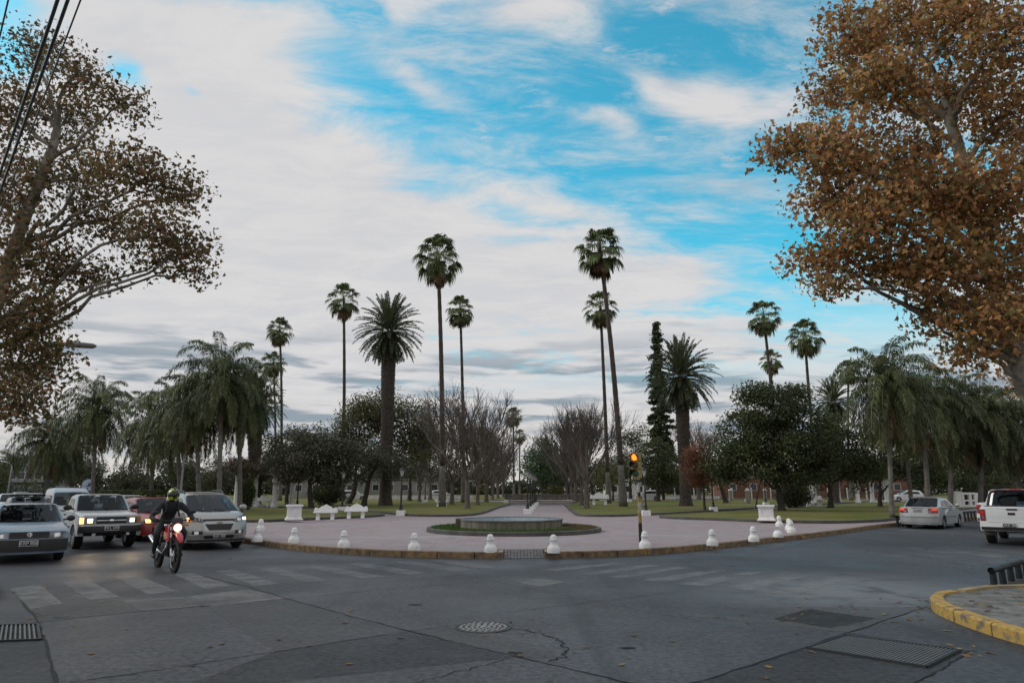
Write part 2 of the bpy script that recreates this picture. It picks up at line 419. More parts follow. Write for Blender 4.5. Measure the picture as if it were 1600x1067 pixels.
def grass_mat():
    m = bpy.data.materials.new('lawn_grass'); m.use_nodes = True; k = NT(m.node_tree); p = k.n['Principled BSDF']
    tc = k.new('ShaderNodeTexCoord'); O = tc.outputs['Object']
    a = k.ramp(k.noise(O, .22, 6, .6, .4), .36, .64)
    c = k.mix(a, (.118, .148, .038), (.205, .18, .072))
    d = k.ramp(k.noise(O, .6, 6, .65, .6), .52, .70)
    c = k.mix(k.math('MULTIPLY', d, .8), c, (.20, .16, .09))
    f = k.noise(O, 16, 4, .7)
    hs = k.new('ShaderNodeHueSaturation'); k.l.new(c, hs.inputs['Color']); k.put(hs.inputs['Value'], k.ramp(f, .3, .7, .55, 1.35))
    k.l.new(hs.outputs[0], p.inputs['Base Color']); p.inputs['Roughness'].default_value = .9; p.inputs['Specular IOR Level'].default_value = .1
    b = k.new('ShaderNodeBump'); b.inputs['Strength'].default_value = .8; b.inputs['Distance'].default_value = .05
    k.l.new(k.noise(O, 22, 5, .75), b.inputs['Height']); k.l.new(b.outputs[0], p.inputs['Normal'])
    return m
M_grass = grass_mat()

ZP = .15                                             # plaza level
kerb_px_l = [(300, 836), (350, 843), (393, 850), (440, 857), (500, 863), (600, 869), (700, 872), (786, 873)]
kerb_px_r = [(852, 872), (950, 870), (1050, 864), (1150, 854), (1250, 842), (1320, 833), (1392, 823)]
KL = [G(*p) for p in kerb_px_l]; KR = [G(*p) for p in kerb_px_r]
dl = (KL[0] - KL[1]).normalized(); dr = (KR[-1] - KR[-2]).normalized()
LEFT_DIR = Vector((-math.sin(R(40)), math.cos(R(40)), 0)); RIGHT_DIR = Vector((math.sin(R(50)), math.cos(R(50)), 0))
KLx = [KL[0] + LEFT_DIR * 260, KL[0] + LEFT_DIR * 60] + KL
KRx = KR + [KR[-1] + RIGHT_DIR * 12, KR[-1] + RIGHT_DIR * 60, KR[-1] + RIGHT_DIR * 260]
KLs = smooth_line(KLx, 8); KRs = smooth_line(KRx, 8)
rampL, rampR = KL[-1], KR[0]
inb = Vector((0, .5, 0))
edge = KLs + [rampL + Vector((0, .95, 0)), rampR + Vector((0, .95, 0))] + KRs
far = [Vector((300, 520, 0)), Vector((-300, 520, 0))]
sheet('plaza', ccw([Vector(p) for p in edge + far]), ZP, M_plaza)
b = MB(); kerb_blocks(b, KLs, 1); tag(b.build('kerb', M_kerbyel, smooth=30), kind='structure')
b = MB(); kerb_blocks(b, KRs, 1); tag(b.build('kerb', M_kerbyel, smooth=30), kind='structure')
def brick_ramp():
    m = mat('ramp_brick', (.17, .155, .155), .8, c2=(.11, .10, .102), scale=6, bump=.5)
    b = MB()
    a0, a1 = rampL + Vector((.02, 0, .004)), rampR + Vector((-.02, 0, .004))
    n = 12
    for i in range(n):
        p0 = a0.lerp(a1, i / n + .006); p1 = a0.lerp(a1, (i + 1) / n - .006)
        for j in range(3):
            y0, y1 = j * .32 + .01, (j + 1) * .32 - .01
            z0, z1 = .012 + y0 / .95 * ZP, .012 + y1 / .95 * ZP
            vs = [(p0.x, p0.y + y0, z0), (p1.x, p1.y + y0, z0), (p1.x, p1.y + y1, z1), (p0.x, p0.y + y1, z1)]
            b.add(vs + [(x, y, z - .05) for x, y, z in vs], [(0, 1, 2, 3), (0, 4, 5, 1), (1, 5, 6, 2), (2, 6, 7, 3), (3, 7, 4, 0)])
    o = b.build('pavement_ramp', m, smooth=None); tag(o, kind='structure')
    b = MB()
    z = [(a0.x, a0.y, -.05), (a1.x, a1.y, -.05), (a1.x, a1.y + .96, -.05), (a0.x, a0.y + .96, -.05), (a0.x, a0.y, .004), (a1.x, a1.y, .004), (a1.x, a1.y + .96, ZP - .005), (a0.x, a0.y + .96, ZP - .005)]
    b.add(z, [(3, 2, 1, 0), (4, 5, 6, 7), (0, 1, 5, 4), (1, 2, 6, 5), (2, 3, 7, 6), (3, 0, 4, 7)])
    tag(b.build('pavement_ramp', M_under, smooth=None), kind='structure')
    b = MB()                                          # the cut kerb ends slope down beside the ramp
    for p, sgn in ((rampL, -1), (rampR, 1)):
        for q in (0, 1):
            pass
        x0, x1 = p.x + sgn * .0, p.x + sgn * .16
        b.add([(x0, p.y, 0), (x0, p.y + .95, 0), (x0, p.y + .95, ZP + .02), (x0, p.y, .05), (x1, p.y, 0), (x1, p.y + .95, 0), (x1, p.y + .95, ZP + .02), (x1, p.y, ZP + .02)],
              [(0, 3, 2, 1), (4, 5, 6, 7), (0, 4, 7, 3), (3, 7, 6, 2), (2, 6, 5, 1)] )
    tag(b.build('kerb', M_kerbyel, smooth=None), kind='structure')
brick_ramp()

def lawn(px_poly, z=ZP, h=.13, n=5, kerb=True):
    P = [G(x, y, z) for x, y in px_poly]
    S = ccw(smooth_line(P + [P[0]], n)[:-1])
    sheet('lawn', S, z + h - .02, M_grass)
    if kerb:
        b = MB(); ribbon_prism(b, S + [S[0]], .2, z - .02, z + h, -1)
        tag(b.build('lawn_kerb', M_kerbdark, smooth=30), kind='structure')
lawn([(300, 812), (385, 816), (470, 813), (560, 809), (592, 806.5), (590, 804), (540, 800.5), (470, 797), (400, 794.5), (300, 792)])
lawn([(300, 789.5), (400, 792), (470, 794.5), (545, 798), (600, 802), (640, 806), (690, 807), (728, 806), (752, 802), (775, 794), (797, 788.2), (799, 786), (700, 783), (560, 781), (420, 780), (300, 780)])
lawn([(884, 788.2), (890, 794), (900, 802), (912, 806.5), (960, 807), (1010, 805), (1080, 801), (1160, 796), (1250, 790), (1350, 784.5), (1345, 781.5), (1200, 781), (1060, 781.5), (950, 783), (886, 786)])
lawn([(1036, 807.5), (1044, 810), (1120, 813), (1200, 816), (1290, 817.5), (1350, 816), (1385, 813.5), (1420, 808), (1470, 800.5), (1520, 794.5), (1560, 790.5), (1530, 786), (1440, 785), (1350, 787), (1260, 793), (1160, 800), (1080, 804.5)])
# far lawns beyond the walks
for q in ([(420, 778.6), (560, 778.8), (700, 780), (790, 781.5), (794, 776), (700, 773.5), (420, 773.5)], [(900, 781), (1060, 779), (1200, 778.5), (1330, 778.5), (1330, 773.5), (1060, 773.5), (905, 775.5)]):
    lawn(q, h=.1, n=3)
sheet('park_ground', [(-160, 190, 0), (160, 190, 0), (260, 520, 0), (-260, 520, 0)], ZP + .03, M_grass)
sheet('left_verge', ccw([KLx[0] + Vector((3, 2, 0)), KLx[1] + Vector((3.2, 1.6, 0)), G(250, 800), G(318, 795, ZP), G(330, 787, ZP), KLx[1] + Vector((45, 40, 0)), KLx[0] + Vector((60, 40, 0))]), ZP + .03, M_grass)
sheet('right_verge', ccw([KRx[-1] + Vector((-3, 2.2, 0)), KRx[-2] + Vector((-3.2, 2.2, 0)), G(1600, 797, ZP), G(1570, 790, ZP), G(1500, 783, ZP), KRx[-2] + Vector((-40, 45, 0)), KRx[-1] + Vector((-60, 40, 0))]), ZP + .03, M_grass)
# terrace steps at the end of the middle walk
b = MB()
for i in range(3):
    p0, p1 = G(797, 786.5 - i * .9, ZP), G(884, 786.5 - i * .9, ZP)
    yy = 72 + i * 1.0
    b.box(((p0.x + p1.x) / 2, yy + 2, ZP + .07 + i * .14), (p1.x - p0.x + .0, 4.0 - .01 * i, .14))
tag(b.build('walk_steps', M_path, bevel=.01), kind='structure')

# markings, joints and patches on the road
def wear(name, c, amount, scale=1.4, rough=.75):
    m = bpy.data.materials.new(name); m.use_nodes = True; k = NT(m.node_tree); p = k.n['Principled BSDF']; o = k.n['Material Output']
    tc = k.new('ShaderNodeTexCoord'); O = tc.outputs['Object']
    f = k.math('MULTIPLY', k.ramp(k.noise(O, scale, 7, .68, .3), .30, .62), amount)
    f = k.math('MULTIPLY', f, k.ramp(k.noise(O, 42, 4, .7), .3, .55, .55, 1))
    k.l.new(k.mix(k.noise(O, 3, 4), c, tuple(q * .8 for q in c)), p.inputs['Base Color']); p.inputs['Roughness'].default_value = rough
    t = k.new('ShaderNodeBsdfTransparent'); mx = k.new('ShaderNodeMixShader')
    k.l.new(f, mx.inputs[0]); k.l.new(t.outputs[0], mx.inputs[1]); k.l.new(p.outputs[0], mx.inputs[2]); k.l.new(mx.outputs[0], o.inputs[0])
    return m
M_stripe = wear('worn_road_paint', (.34, .34, .345), .46, 2.2)
def quads(name, qs, m, z):
    b = MB()
    for q in qs:
        P = [G(x, y, z) for x, y in q]
        b.add(P, [(0, 1, 2, 3)])
    return tag(b.build(name, m, smooth=None), kind='structure')
quads('crosswalk', [[(15, 920), (47, 951), (97, 942), (62, 912)], [(97, 909), (140, 937), (187, 932), (140, 906)], [(181, 902), (232, 928), (277, 923), (217, 899)],
    [(272, 897), (322, 920), (362, 915), (300, 894)], [(335, 892), (400, 915), (437, 911), (365, 889)], [(402, 888), (480, 909), (510, 905.5), (432, 886)],
    [(468, 884), (565, 903), (600, 900), (496, 882)], [(536, 880.5), (640, 898), (668, 895), (566, 878.5)], [(612, 877), (712, 892), (740, 889.5), (640, 875.5)], [(672, 875), (750, 887.5), (782, 885.5), (702, 874.5)]], M_stripe, .0055)
quads('crosswalk', [[(845, 889.5), (870, 892), (982, 880), (958, 878.5)], [(905, 896), (930, 897.5), (1034, 883), (1012, 881.3)], [(948, 901), (972, 902.5), (1080, 886.5), (1058, 885)],
    [(1000, 906), (1036, 909), (1140, 890.5), (1116, 889)], [(1060, 912), (1100, 915.5), (1194, 893.5), (1168, 892.5)], [(1130, 917), (1170, 921.5), (1268, 898), (1240, 896.5)], [(1207, 925), (1242, 928.5), (1322, 904.5), (1298, 903)]], M_stripe, .0055)
M_slab = wear('pale_slab_patch', (.19, .19, .195), .85, .6)
quads('slab_patch', [[(290, 932), (320, 948), (450, 934), (385, 920)], [(192, 938), (222, 954), (318, 946), (286, 932)], [(792, 907), (842, 916), (886, 909), (836, 902)]], M_slab, .0045)
M_patch = wear('tar_patch', (.016, .016, .017), 1.2, .5)
quads('tar_patch', [[(1208, 966), (1298, 981), (1368, 965), (1262, 951)]], M_patch, .0045)
quads('pale_road_band', [[(1060, 957), (1075, 962), (1328, 987), (1345, 980)], [(600, 945), (625, 943), (840, 1008), (800, 1012)]], wear('pale_band', (.15, .15, .15), .5, .8), .0042)
def slab_tone(name, c, a):
    m = bpy.data.materials.new(name); m.use_nodes = True; k = NT(m.node_tree); p = k.n['Principled BSDF']; o = k.n['Material Output']
    tc = k.new('ShaderNodeTexCoord'); O = tc.outputs['Object']
    k.l.new(k.mix(k.ramp(k.noise(O, 13, 6, .75), .3, .7), tuple(q * .6 for q in c), tuple(q * 1.4 for q in c)), p.inputs['Base Color']); p.inputs['Roughness'].default_value = .75
    f = k.math('MULTIPLY', k.ramp(k.noise(O, .8, 6, .65), .3, .7, .45, 1.0), a)
    t = k.new('ShaderNodeBsdfTransparent'); mx = k.new('ShaderNodeMixShader')
    k.l.new(f, mx.inputs[0]); k.l.new(t.outputs[0], mx.inputs[1]); k.l.new(p.outputs[0], mx.inputs[2]); k.l.new(mx.outputs[0], o.inputs[0])
    return m
S_dark, S_pale = slab_tone('dark_slab', (.028, .029, .032), .38), slab_tone('pale_slab', (.11, .11, .114), .4)
quads('road_slab', [[(-200, 985), (-60, 1090), (90, 1070), (62, 972)], [(640, 985), (430, 1017), (250, 1085), (800, 1027)], [(1325, 987), (1080, 1067), (1420, 1075), (1515, 1016)]], S_dark, .0025)
quads('road_slab', [[(450, 935), (320, 946), (430, 1017), (640, 985)], [(1180, 985), (1325, 987), (1450, 947), (1130, 948)], [(20, 920), (60, 971), (320, 946), (192, 938)], [(800, 1027), (640, 985), (715, 976), (880, 1026)]], S_pale, .0032)
M_joint = mat('joint_filler', (.004, .004, .004), .9)
def crack(pts, w, jit=.03, seed=1, sub=9):
    rnd = random.Random(seed); P = [G(x, y, .0052) for x, y in pts]; L = []
    for i in range(len(P) - 1):
        for j in range(sub):
            q = P[i].lerp(P[i + 1], j / sub); L.append(q + Vector((rnd.uniform(-jit, jit), rnd.uniform(-jit, jit), 0)))
    L.append(P[-1]); vs, fs = [], []
    for i, p in enumerate(L):
        t = (L[min(i + 1, len(L) - 1)] - L[max(i - 1, 0)]).normalized(); s = Vector((-t.y, t.x, 0)) * w * rnd.uniform(.25, 1.0) / 2
        vs += [p - s, p + s]
        if i: fs.append((2 * i - 2, 2 * i - 1, 2 * i + 1, 2 * i))
    return vs, fs
b = MB()
for i, (pts, w, j) in enumerate([
    ([(300, 895), (390, 917), (450, 935), (560, 965), (640, 985), (740, 1010), (830, 1030), (990, 1067), (1060, 1083)], .035, .015),
    ([(110, 1065), (250, 1045), (430, 1017), (540, 1000), (640, 985), (715, 975)], .022, .015), ([(20, 920), (60, 972), (68, 1000), (90, 1075)], .05, .02),
    ([(60, 971), (200, 956), (320, 946), (450, 935), (620, 918), (800, 905)], .02, .015), ([(650, 1065), (730, 1045), (800, 1025), (812, 1019)], .018, .04),
    ([(1040, 1080), (1080, 1067), (1220, 1024), (1325, 987), (1450, 947)], .03, .015), ([(1420, 1072), (1470, 1045), (1515, 1016)], .03, .015),
    ([(800, 955), (880, 945), (970, 935), (1080, 920)], .015, .015), ([(800, 980), (845, 988), (875, 1000), (887, 1015), (880, 1026), (855, 1032)], .03, .045),
    ([(690, 892), (760, 905), (860, 925), (1040, 960), (1180, 985)], .012, .015), ([(1360, 823), (1250, 850), (1150, 872)], .02, .03),
    ([(1130, 948), (1240, 962)], .012, .02), ([(520, 920), (640, 905), (720, 898)], .012, .02), ([(905, 876), (1010, 866), (1120, 858)], .01, .02)]):
    v, f = crack(pts, w, j, i); b.add(v, f)
for (x, y) in ((980, 1011), (805, 1019), (1145, 884), (650, 944), (320, 946)):
    c = G(x, y, .0056); rnd = random.Random(x)
    n = 11; b.add([c + Vector((math.cos(q * 6.283 / n) * .12 * rnd.uniform(.5, 1.2), math.sin(q * 6.283 / n) * .05 * rnd.uniform(.5, 1.2), 0)) for q in range(n)], [tuple(range(n))])
tag(b.build('road_joints', M_joint, smooth=None), kind='structure')

# corner pavement on the right with its yellow kerb
M_rough = mat('broken_concrete', (.20, .195, .185), .9, c2=(.10, .10, .098), scale=3, bump=1.0, bscale=14)
cpx = [(1650, 1020), (1600, 1008), (1541, 990), (1490, 971), (1463, 958), (1455, 949), (1458, 943), (1468, 939), (1486, 937)]
CS = smooth_line([G(*p) for p in cpx], 6)
b = MB(); kerb_blocks(b, CS, -1, .16, .9); tag(b.build('corner_kerb', M_kerbbright, smooth=30), kind='structure')
poly = [Vector(p) for p in CS] + [G(1497, 936, 0), G(1530, 930), G(1640, 927), Vector((40, 20, 0)), Vector((40, 5, 0))]
sheet('corner_pavement', ccw(poly), .13, M_rough)
b = MB(); ribbon_prism(b, smooth_line([G(1494, 937), G(1530, 931), G(1570, 929), G(1680, 926)], 4), .16, -.02, .17, -1)
tag(b.build('corner_kerb', mat('faded_yellow_kerb', (.36, .26, .12), .8, c2=(.2, .17, .12), scale=3, bump=.5), smooth=30), kind='structure')
c0 = G(-22, 910)
lc = smooth_line([c0 + LEFT_DIR * 120, c0 + LEFT_DIR * 30, c0 + LEFT_DIR * 6, c0, G(-8, 920), G(-8, 934), G(-60, 958)], 6)
b = MB(); kerb_blocks(b, lc, -1, .15); tag(b.build('corner_kerb', M_conc, smooth=30), kind='structure')
sheet('corner_pavement', ccw([Vector(p) for p in lc] + [G(-400, 990), Vector((-40, 10, 0)), c0 + LEFT_DIR * 120 + Vector((-14, -8, 0))]), .12, M_rough)
ra, rc = G(1552, 921), G(1600, 904)
sheet('tree_bed', ccw([ra, ra + (rc - ra) * 4, Vector((40, 32, 0)), Vector((40, 16, 0)), G(1690, 924), G(1600, 926)]), .02, mat('bare_earth', (.06, .048, .038), .95, c2=(.035, .03, .026), scale=3, bump=.8))  # assumed earth bed round the tree; its dark tone takes in the shadow there

def fallen_leaves():
    rng = np.random.default_rng(9); P = []
    for (x, y, sx, sy, n) in ((1275, 955, 70, 8, 26), (1440, 945, 40, 12, 30), (1560, 955, 40, 14, 40), (1480, 1010, 60, 16, 22), (1490, 870, 60, 10, 30), (60, 960, 50, 24, 16), (800, 1000, 330, 40, 34), (700, 874, 200, 2, 16), (1250, 848, 120, 4, 24)):
        for _ in range(n):
            q = G(x + rng.normal() * sx, min(y + rng.normal() * sy, 1060)); P.append((q.x, q.y, .012 if not (x == 1560) else .145))
    P = np.array(P); N = len(P); a = rng.uniform(0, 6.28, N); L = rng.uniform(.025, .06, N)[:, None]
    d = np.stack([np.cos(a), np.sin(a), rng.uniform(-.2, .3, N)], 1); s_ = np.stack([-np.sin(a), np.cos(a), rng.uniform(-.2, .3, N)], 1)
    V = np.stack([P - d * L, P + s_ * L * .7, P + d * L, P - s_ * L * .7], 1).reshape(-1, 3)
    c = np.array([[.22, .13, .05], [.14, .09, .05], [.32, .22, .06]])[rng.integers(0, 3, N)]
    tag(link('fallen_leaves', np_mesh('fallen_leaves', V, np.arange(N * 4).reshape(N, 4), np.repeat(c, 4, 0)), leaf_mat('dry_leaf'), None, None), 'dry leaves scattered on the road and kerbs', kind='stuff')
fallen_leaves()
# ------------------------------------------------------------------ vegetation builders
M_leafdark = leaf_mat('foliage'); M_leafdry = leaf_mat('dry_foliage', trans=.35)
M_bark = mat('bark', (.075, .062, .05), .9, c2=(.035, .03, .026), scale=6, bump=.9, bscale=18)
M_barkpale = mat('pale_bark', (.15, .135, .115), .85, c2=(.075, .066, .055), scale=3, bump=.5, bscale=12, lo=.42, hi=.6)
M_plane = mat('plane_bark', (.26, .235, .19), .8, c2=(.13, .115, .09), scale=2.2, bump=.4, bscale=9, lo=.45, hi=.56)
M_twig = mat('bare_twig', (.15, .125, .11), .9, c2=(.085, .07, .062), scale=5)
M_palmbark = mat('palm_bark', (.085, .068, .055), .95, c2=(.04, .032, .027), scale=5, bump=1, bscale=16)
M_palmgrey = mat('grey_palm_bark', (.17, .155, .14), .9, c2=(.10, .092, .084), scale=3, bump=.6, bscale=10)

def tubes_np(paths, n=4):
    """paths: list of (points (k,3), radii (k)) -> verts, quads of one mesh"""
    V, Q, base = [], [], 0
    ang = np.arange(n) * 2 * np.pi / n; ca, sa = np.cos(ang), np.sin(ang)
    for pts, rad in paths:
        pts = np.asarray(pts, float); k = len(pts); rad = np.asarray(rad, float)
        t = np.gradient(pts, axis=0); t /= np.linalg.norm(t, axis=1, keepdims=True) + 1e-9
        ref = np.array([1., 0, 0]) if abs(t[0, 0]) < .8 else np.array([0, 1., 0])
        u = ref - t * (t @ ref)[:, None]; u /= np.linalg.norm(u, axis=1, keepdims=True) + 1e-9
        w = np.cross(t, u)
        ring = pts[:, None, :] + (u[:, None, :] * ca[None, :, None] + w[:, None, :] * sa[None, :, None]) * rad[:, None, None]
        V.append(ring.reshape(-1, 3))
        i = np.arange(k - 1)[:, None] * n; j = np.arange(n)[None, :]; j2 = (j + 1) % n
        Q.append(np.stack([i + j, i + j2, i + j2 + n, i + j + n], -1).reshape(-1, 4) + base); base += k * n
    return np.concatenate(V), np.concatenate(Q)
def unit(a): return a / (np.linalg.norm(a, axis=-1, keepdims=True) + 1e-9)
def lobed_quads(C, rng, size, droop=.25):
    """three narrow lobes sharing a stalk: a plane tree leaf"""
    N = len(C); d = unit(rng.normal(size=(N, 3)) + np.array([0, 0, -droop])); s = unit(np.cross(d, rng.normal(size=(N, 3)))); nrm = np.cross(d, s)
    L = (size * rng.uniform(.45, 1.5, N))[:, None]; out = []
    base = C - d * L * .35
    for a, l, w in ((0, 1.0, .30), (.95, .8, .24), (-.95, .8, .24)):
        v = d * math.cos(a) + s * math.sin(a); u = -d * math.sin(a) + s * math.cos(a)
        m = base + v * L * l * .5 + nrm * L * .1
        out.append(np.stack([base, m + u * L * w, base + v * L * l, m - u * L * w], 1))
    V = np.stack(out, 1).reshape(-1, 3); return V, np.arange(N * 12).reshape(N * 3, 4)
def leaf_quads(C, rng, size, aspect=.75, droop=.25, jitter=.35, out=None):
    """a bent rhombus for each leaf centre"""
    N = len(C)
    d = unit(rng.normal(size=(N, 3)) + np.array([0, 0, -droop]) + (0 if out is None else out))
    s = unit(np.cross(d, rng.normal(size=(N, 3)))); nrm = np.cross(d, s)
    L = (size * (1 + jitter * rng.uniform(-1, 1, N)))[:, None]
    mid = C + nrm * L * .12
    V = np.stack([C - d * L * .5, mid + s * L * aspect * .5, C + d * L * .5, mid - s * L * aspect * .5], 1).reshape(-1, 3)
    return V, np.arange(N * 4).reshape(N, 4)
def pick(rng, pal, w, N):
    pal = np.array(pal); i = rng.choice(len(pal), N, p=np.array(w) / sum(w)); return pal[i]
def bez(a, b, c, k=7):
    t = np.linspace(0, 1, k)[:, None]; return (1 - t) ** 2 * a + 2 * t * (1 - t) * b + t * t * c

def crown_tree(name, label, cat, base, trunk, r0, blobs, leaf, pal, w, seed, nleaf=40, sig=.45, group=None, bark=None, dens=1.0,
               lmat=None, limbs=True, twig=.02, droop=.25, shell=.75, limb=.42, lobed=False):
    """trunk: points above base; blobs: (centre, (rx,ry,rz), clumps) relative to base. Trunk and limbs are one part, the leaves another."""
    rng = np.random.default_rng(seed); base = np.array(base, float)
    T = np.array(trunk, float); nt = len(T)
    Tr = np.linspace(1, .45, nt) * r0
    f = np.linspace(0, 1, 16); Ti = np.stack([np.interp(f, np.linspace(0, 1, nt), T[:, i]) for i in range(3)], 1)
    Ti[1:-1, :2] += rng.normal(size=(14, 2)) * r0 * .12
    Tri = np.interp(f, np.linspace(0, 1, nt), Tr); Tri[0] *= 1.35; Tri[1] *= 1.08
    paths = [(Ti, Tri)]; thin = []; LC, CC = [], []
    for c, rad, ncl in blobs:
        c = np.array(c, float); rad = np.array(rad, float); ncl = max(1, int(ncl * dens))
        hd = np.linalg.norm(c[:2] - Ti[:, :2], axis=1)
        ok = np.where(Ti[:, 2] <= np.maximum(c[2] - hd * .45, Ti[4, 2]))[0]
        ia = int(np.clip(ok[-1] if len(ok) else 8, 4, 15))
        A = Ti[ia]
        if limbs:
            m = (A + c) / 2 + np.array([0, 0, .12 * np.linalg.norm(c - A)]) + rng.normal(size=3) * .06 * np.linalg.norm(c - A)
            L = bez(A, m, c, 9); L[1:-1] += rng.normal(size=(7, 3)) * .02 * np.linalg.norm(c - A)
            paths.append((L, np.linspace(min(Tri[ia] * .62, r0 * limb), twig * 1.6, 9)))
        else: L = np.array([A + (c - A) * q for q in np.linspace(0, 1, 9)])
        u = unit(rng.normal(size=(ncl, 3))); rr = rng.uniform(0, 1, ncl) ** (1 / 3) * (1 - shell) + shell * rng.uniform(.55, 1.0, ncl)
        K = c + u * rr[:, None] * rad
        for q in K:
            s = L[3 + int(np.argmin(np.linalg.norm(L[3:] - q, axis=1) + rng.uniform(0, .5, 6)))]
            mm = (s + q) / 2 + rng.normal(size=3) * .1 * np.linalg.norm(q - s) + np.array([0, 0, .08 * np.linalg.norm(q - s)])
            tw = bez(s, mm, q, 7); tw[1:-1] += rng.normal(size=(5, 3)) * .045 * np.linalg.norm(q - s); thin.append((tw, np.linspace(twig, twig * .3, 7)))
            n = int(nleaf * rng.uniform(.5, 1.5))
            pts = q + np.clip(rng.normal(size=(n, 3)), -1.7, 1.7) * sig * np.array([1, 1, .7])
            LC.append(pts)
            val = rng.uniform(.55, 1.45)
            CC.append(pick(rng, pal, w, n) * val * rng.uniform(.75, 1.25, (n, 1)))
    o = empty(name, base, 0, label, cat, group)
    V, Q = tubes_np(paths, 9); V2, Q2 = tubes_np(thin, 4)
    me = np_mesh('trunk', np.concatenate([V, V2]), np.concatenate([Q, Q2 + len(V)]))
    link('trunk', me, bark or M_bark, o, 180)
    LC = np.concatenate(LC); CC = np.concatenate(CC)
    V, Q = lobed_quads(LC, rng, leaf * 1.25) if lobed else leaf_quads(LC, rng, leaf, droop=droop)
    V[:, 2] = np.maximum(V[:, 2], .25)
    link('crown', np_mesh('crown', V, Q, np.repeat(CC, 12 if lobed else 4, 0)), lmat or M_leafdark, o, None)
    return o

def bare_tree(name, label, base, H, spread, seed, group=None, colour=(.16, .10, .085), leaves=900):
    rng = np.random.default_rng(seed); wood, twigs, tips = [], [], []
    def grow(p, d, L, r, lev):
        k = 6 if lev < 2 else 4
        P = [p]; dd = d.copy()
        for _ in range(k - 1):
            dd = unit(dd + rng.normal(size=3) * .13 + np.array([0, 0, .09])); P.append(P[-1] + dd * L / (k - 1))
        P = np.array(P); (wood if lev < 3 else twigs).append((P, np.linspace(r, max(r * .5, .0045), k)))
        if lev == 4: tips.append(P[-1]); return
        n = (5, 5, 5, 5)[lev]
        for i in range(n):
            q = P[-1] if i < 2 else P[rng.integers(k // 2, k)]
            sp_ = (.55, .5, .5, .55)[lev] * spread
            nd = unit(dd + unit(rng.normal(size=3)) * sp_ + np.array([0, 0, .12]))
            grow(q, nd, L * rng.uniform(.62, .85), max(r * .56, .006), lev + 1)
    tr = H * .24
    wood.append((np.array([[0, 0, 0], [0, 0, tr * .15], [.03, 0, tr * .6], [.05, .03, tr]]), np.array([.23, .165, .145, .13]) * H / 7))
    for i in range(6):
        a = i * 1.047 + rng.uniform(-.3, .3)
        grow(np.array([.04, .02, tr * rng.uniform(.82, 1)]), unit(np.array([math.cos(a) * .62 * spread, math.sin(a) * .62 * spread, 1.0])), H * .28, .085 * H / 7, 0 if i < 0 else 1)
    o = empty(name, base, rng.uniform(0, 6), label, 'bare tree', group)
    V, Q = tubes_np(wood, 6); link('trunk', np_mesh('trunk', V, Q), M_twig, o, 180)
    V, Q = tubes_np(twigs, 3)
    tips = np.array(tips); C = tips[rng.integers(0, len(tips), leaves)] + rng.normal(size=(leaves, 3)) * .12
    V2, Q2 = leaf_quads(C, rng, .07, droop=.8)
    cols = np.concatenate([np.tile([.14, .118, .105], (len(V), 1)), np.repeat(np.array(colour) * rng.uniform(.5, 1.3, (leaves, 1)), 4, 0)])
    link('crown', np_mesh('crown', np.concatenate([V, V2]), np.concatenate([Q, Q2 + len(V)]), cols), leaf_mat('twig_crown', trans=.1), o, None)
    return o

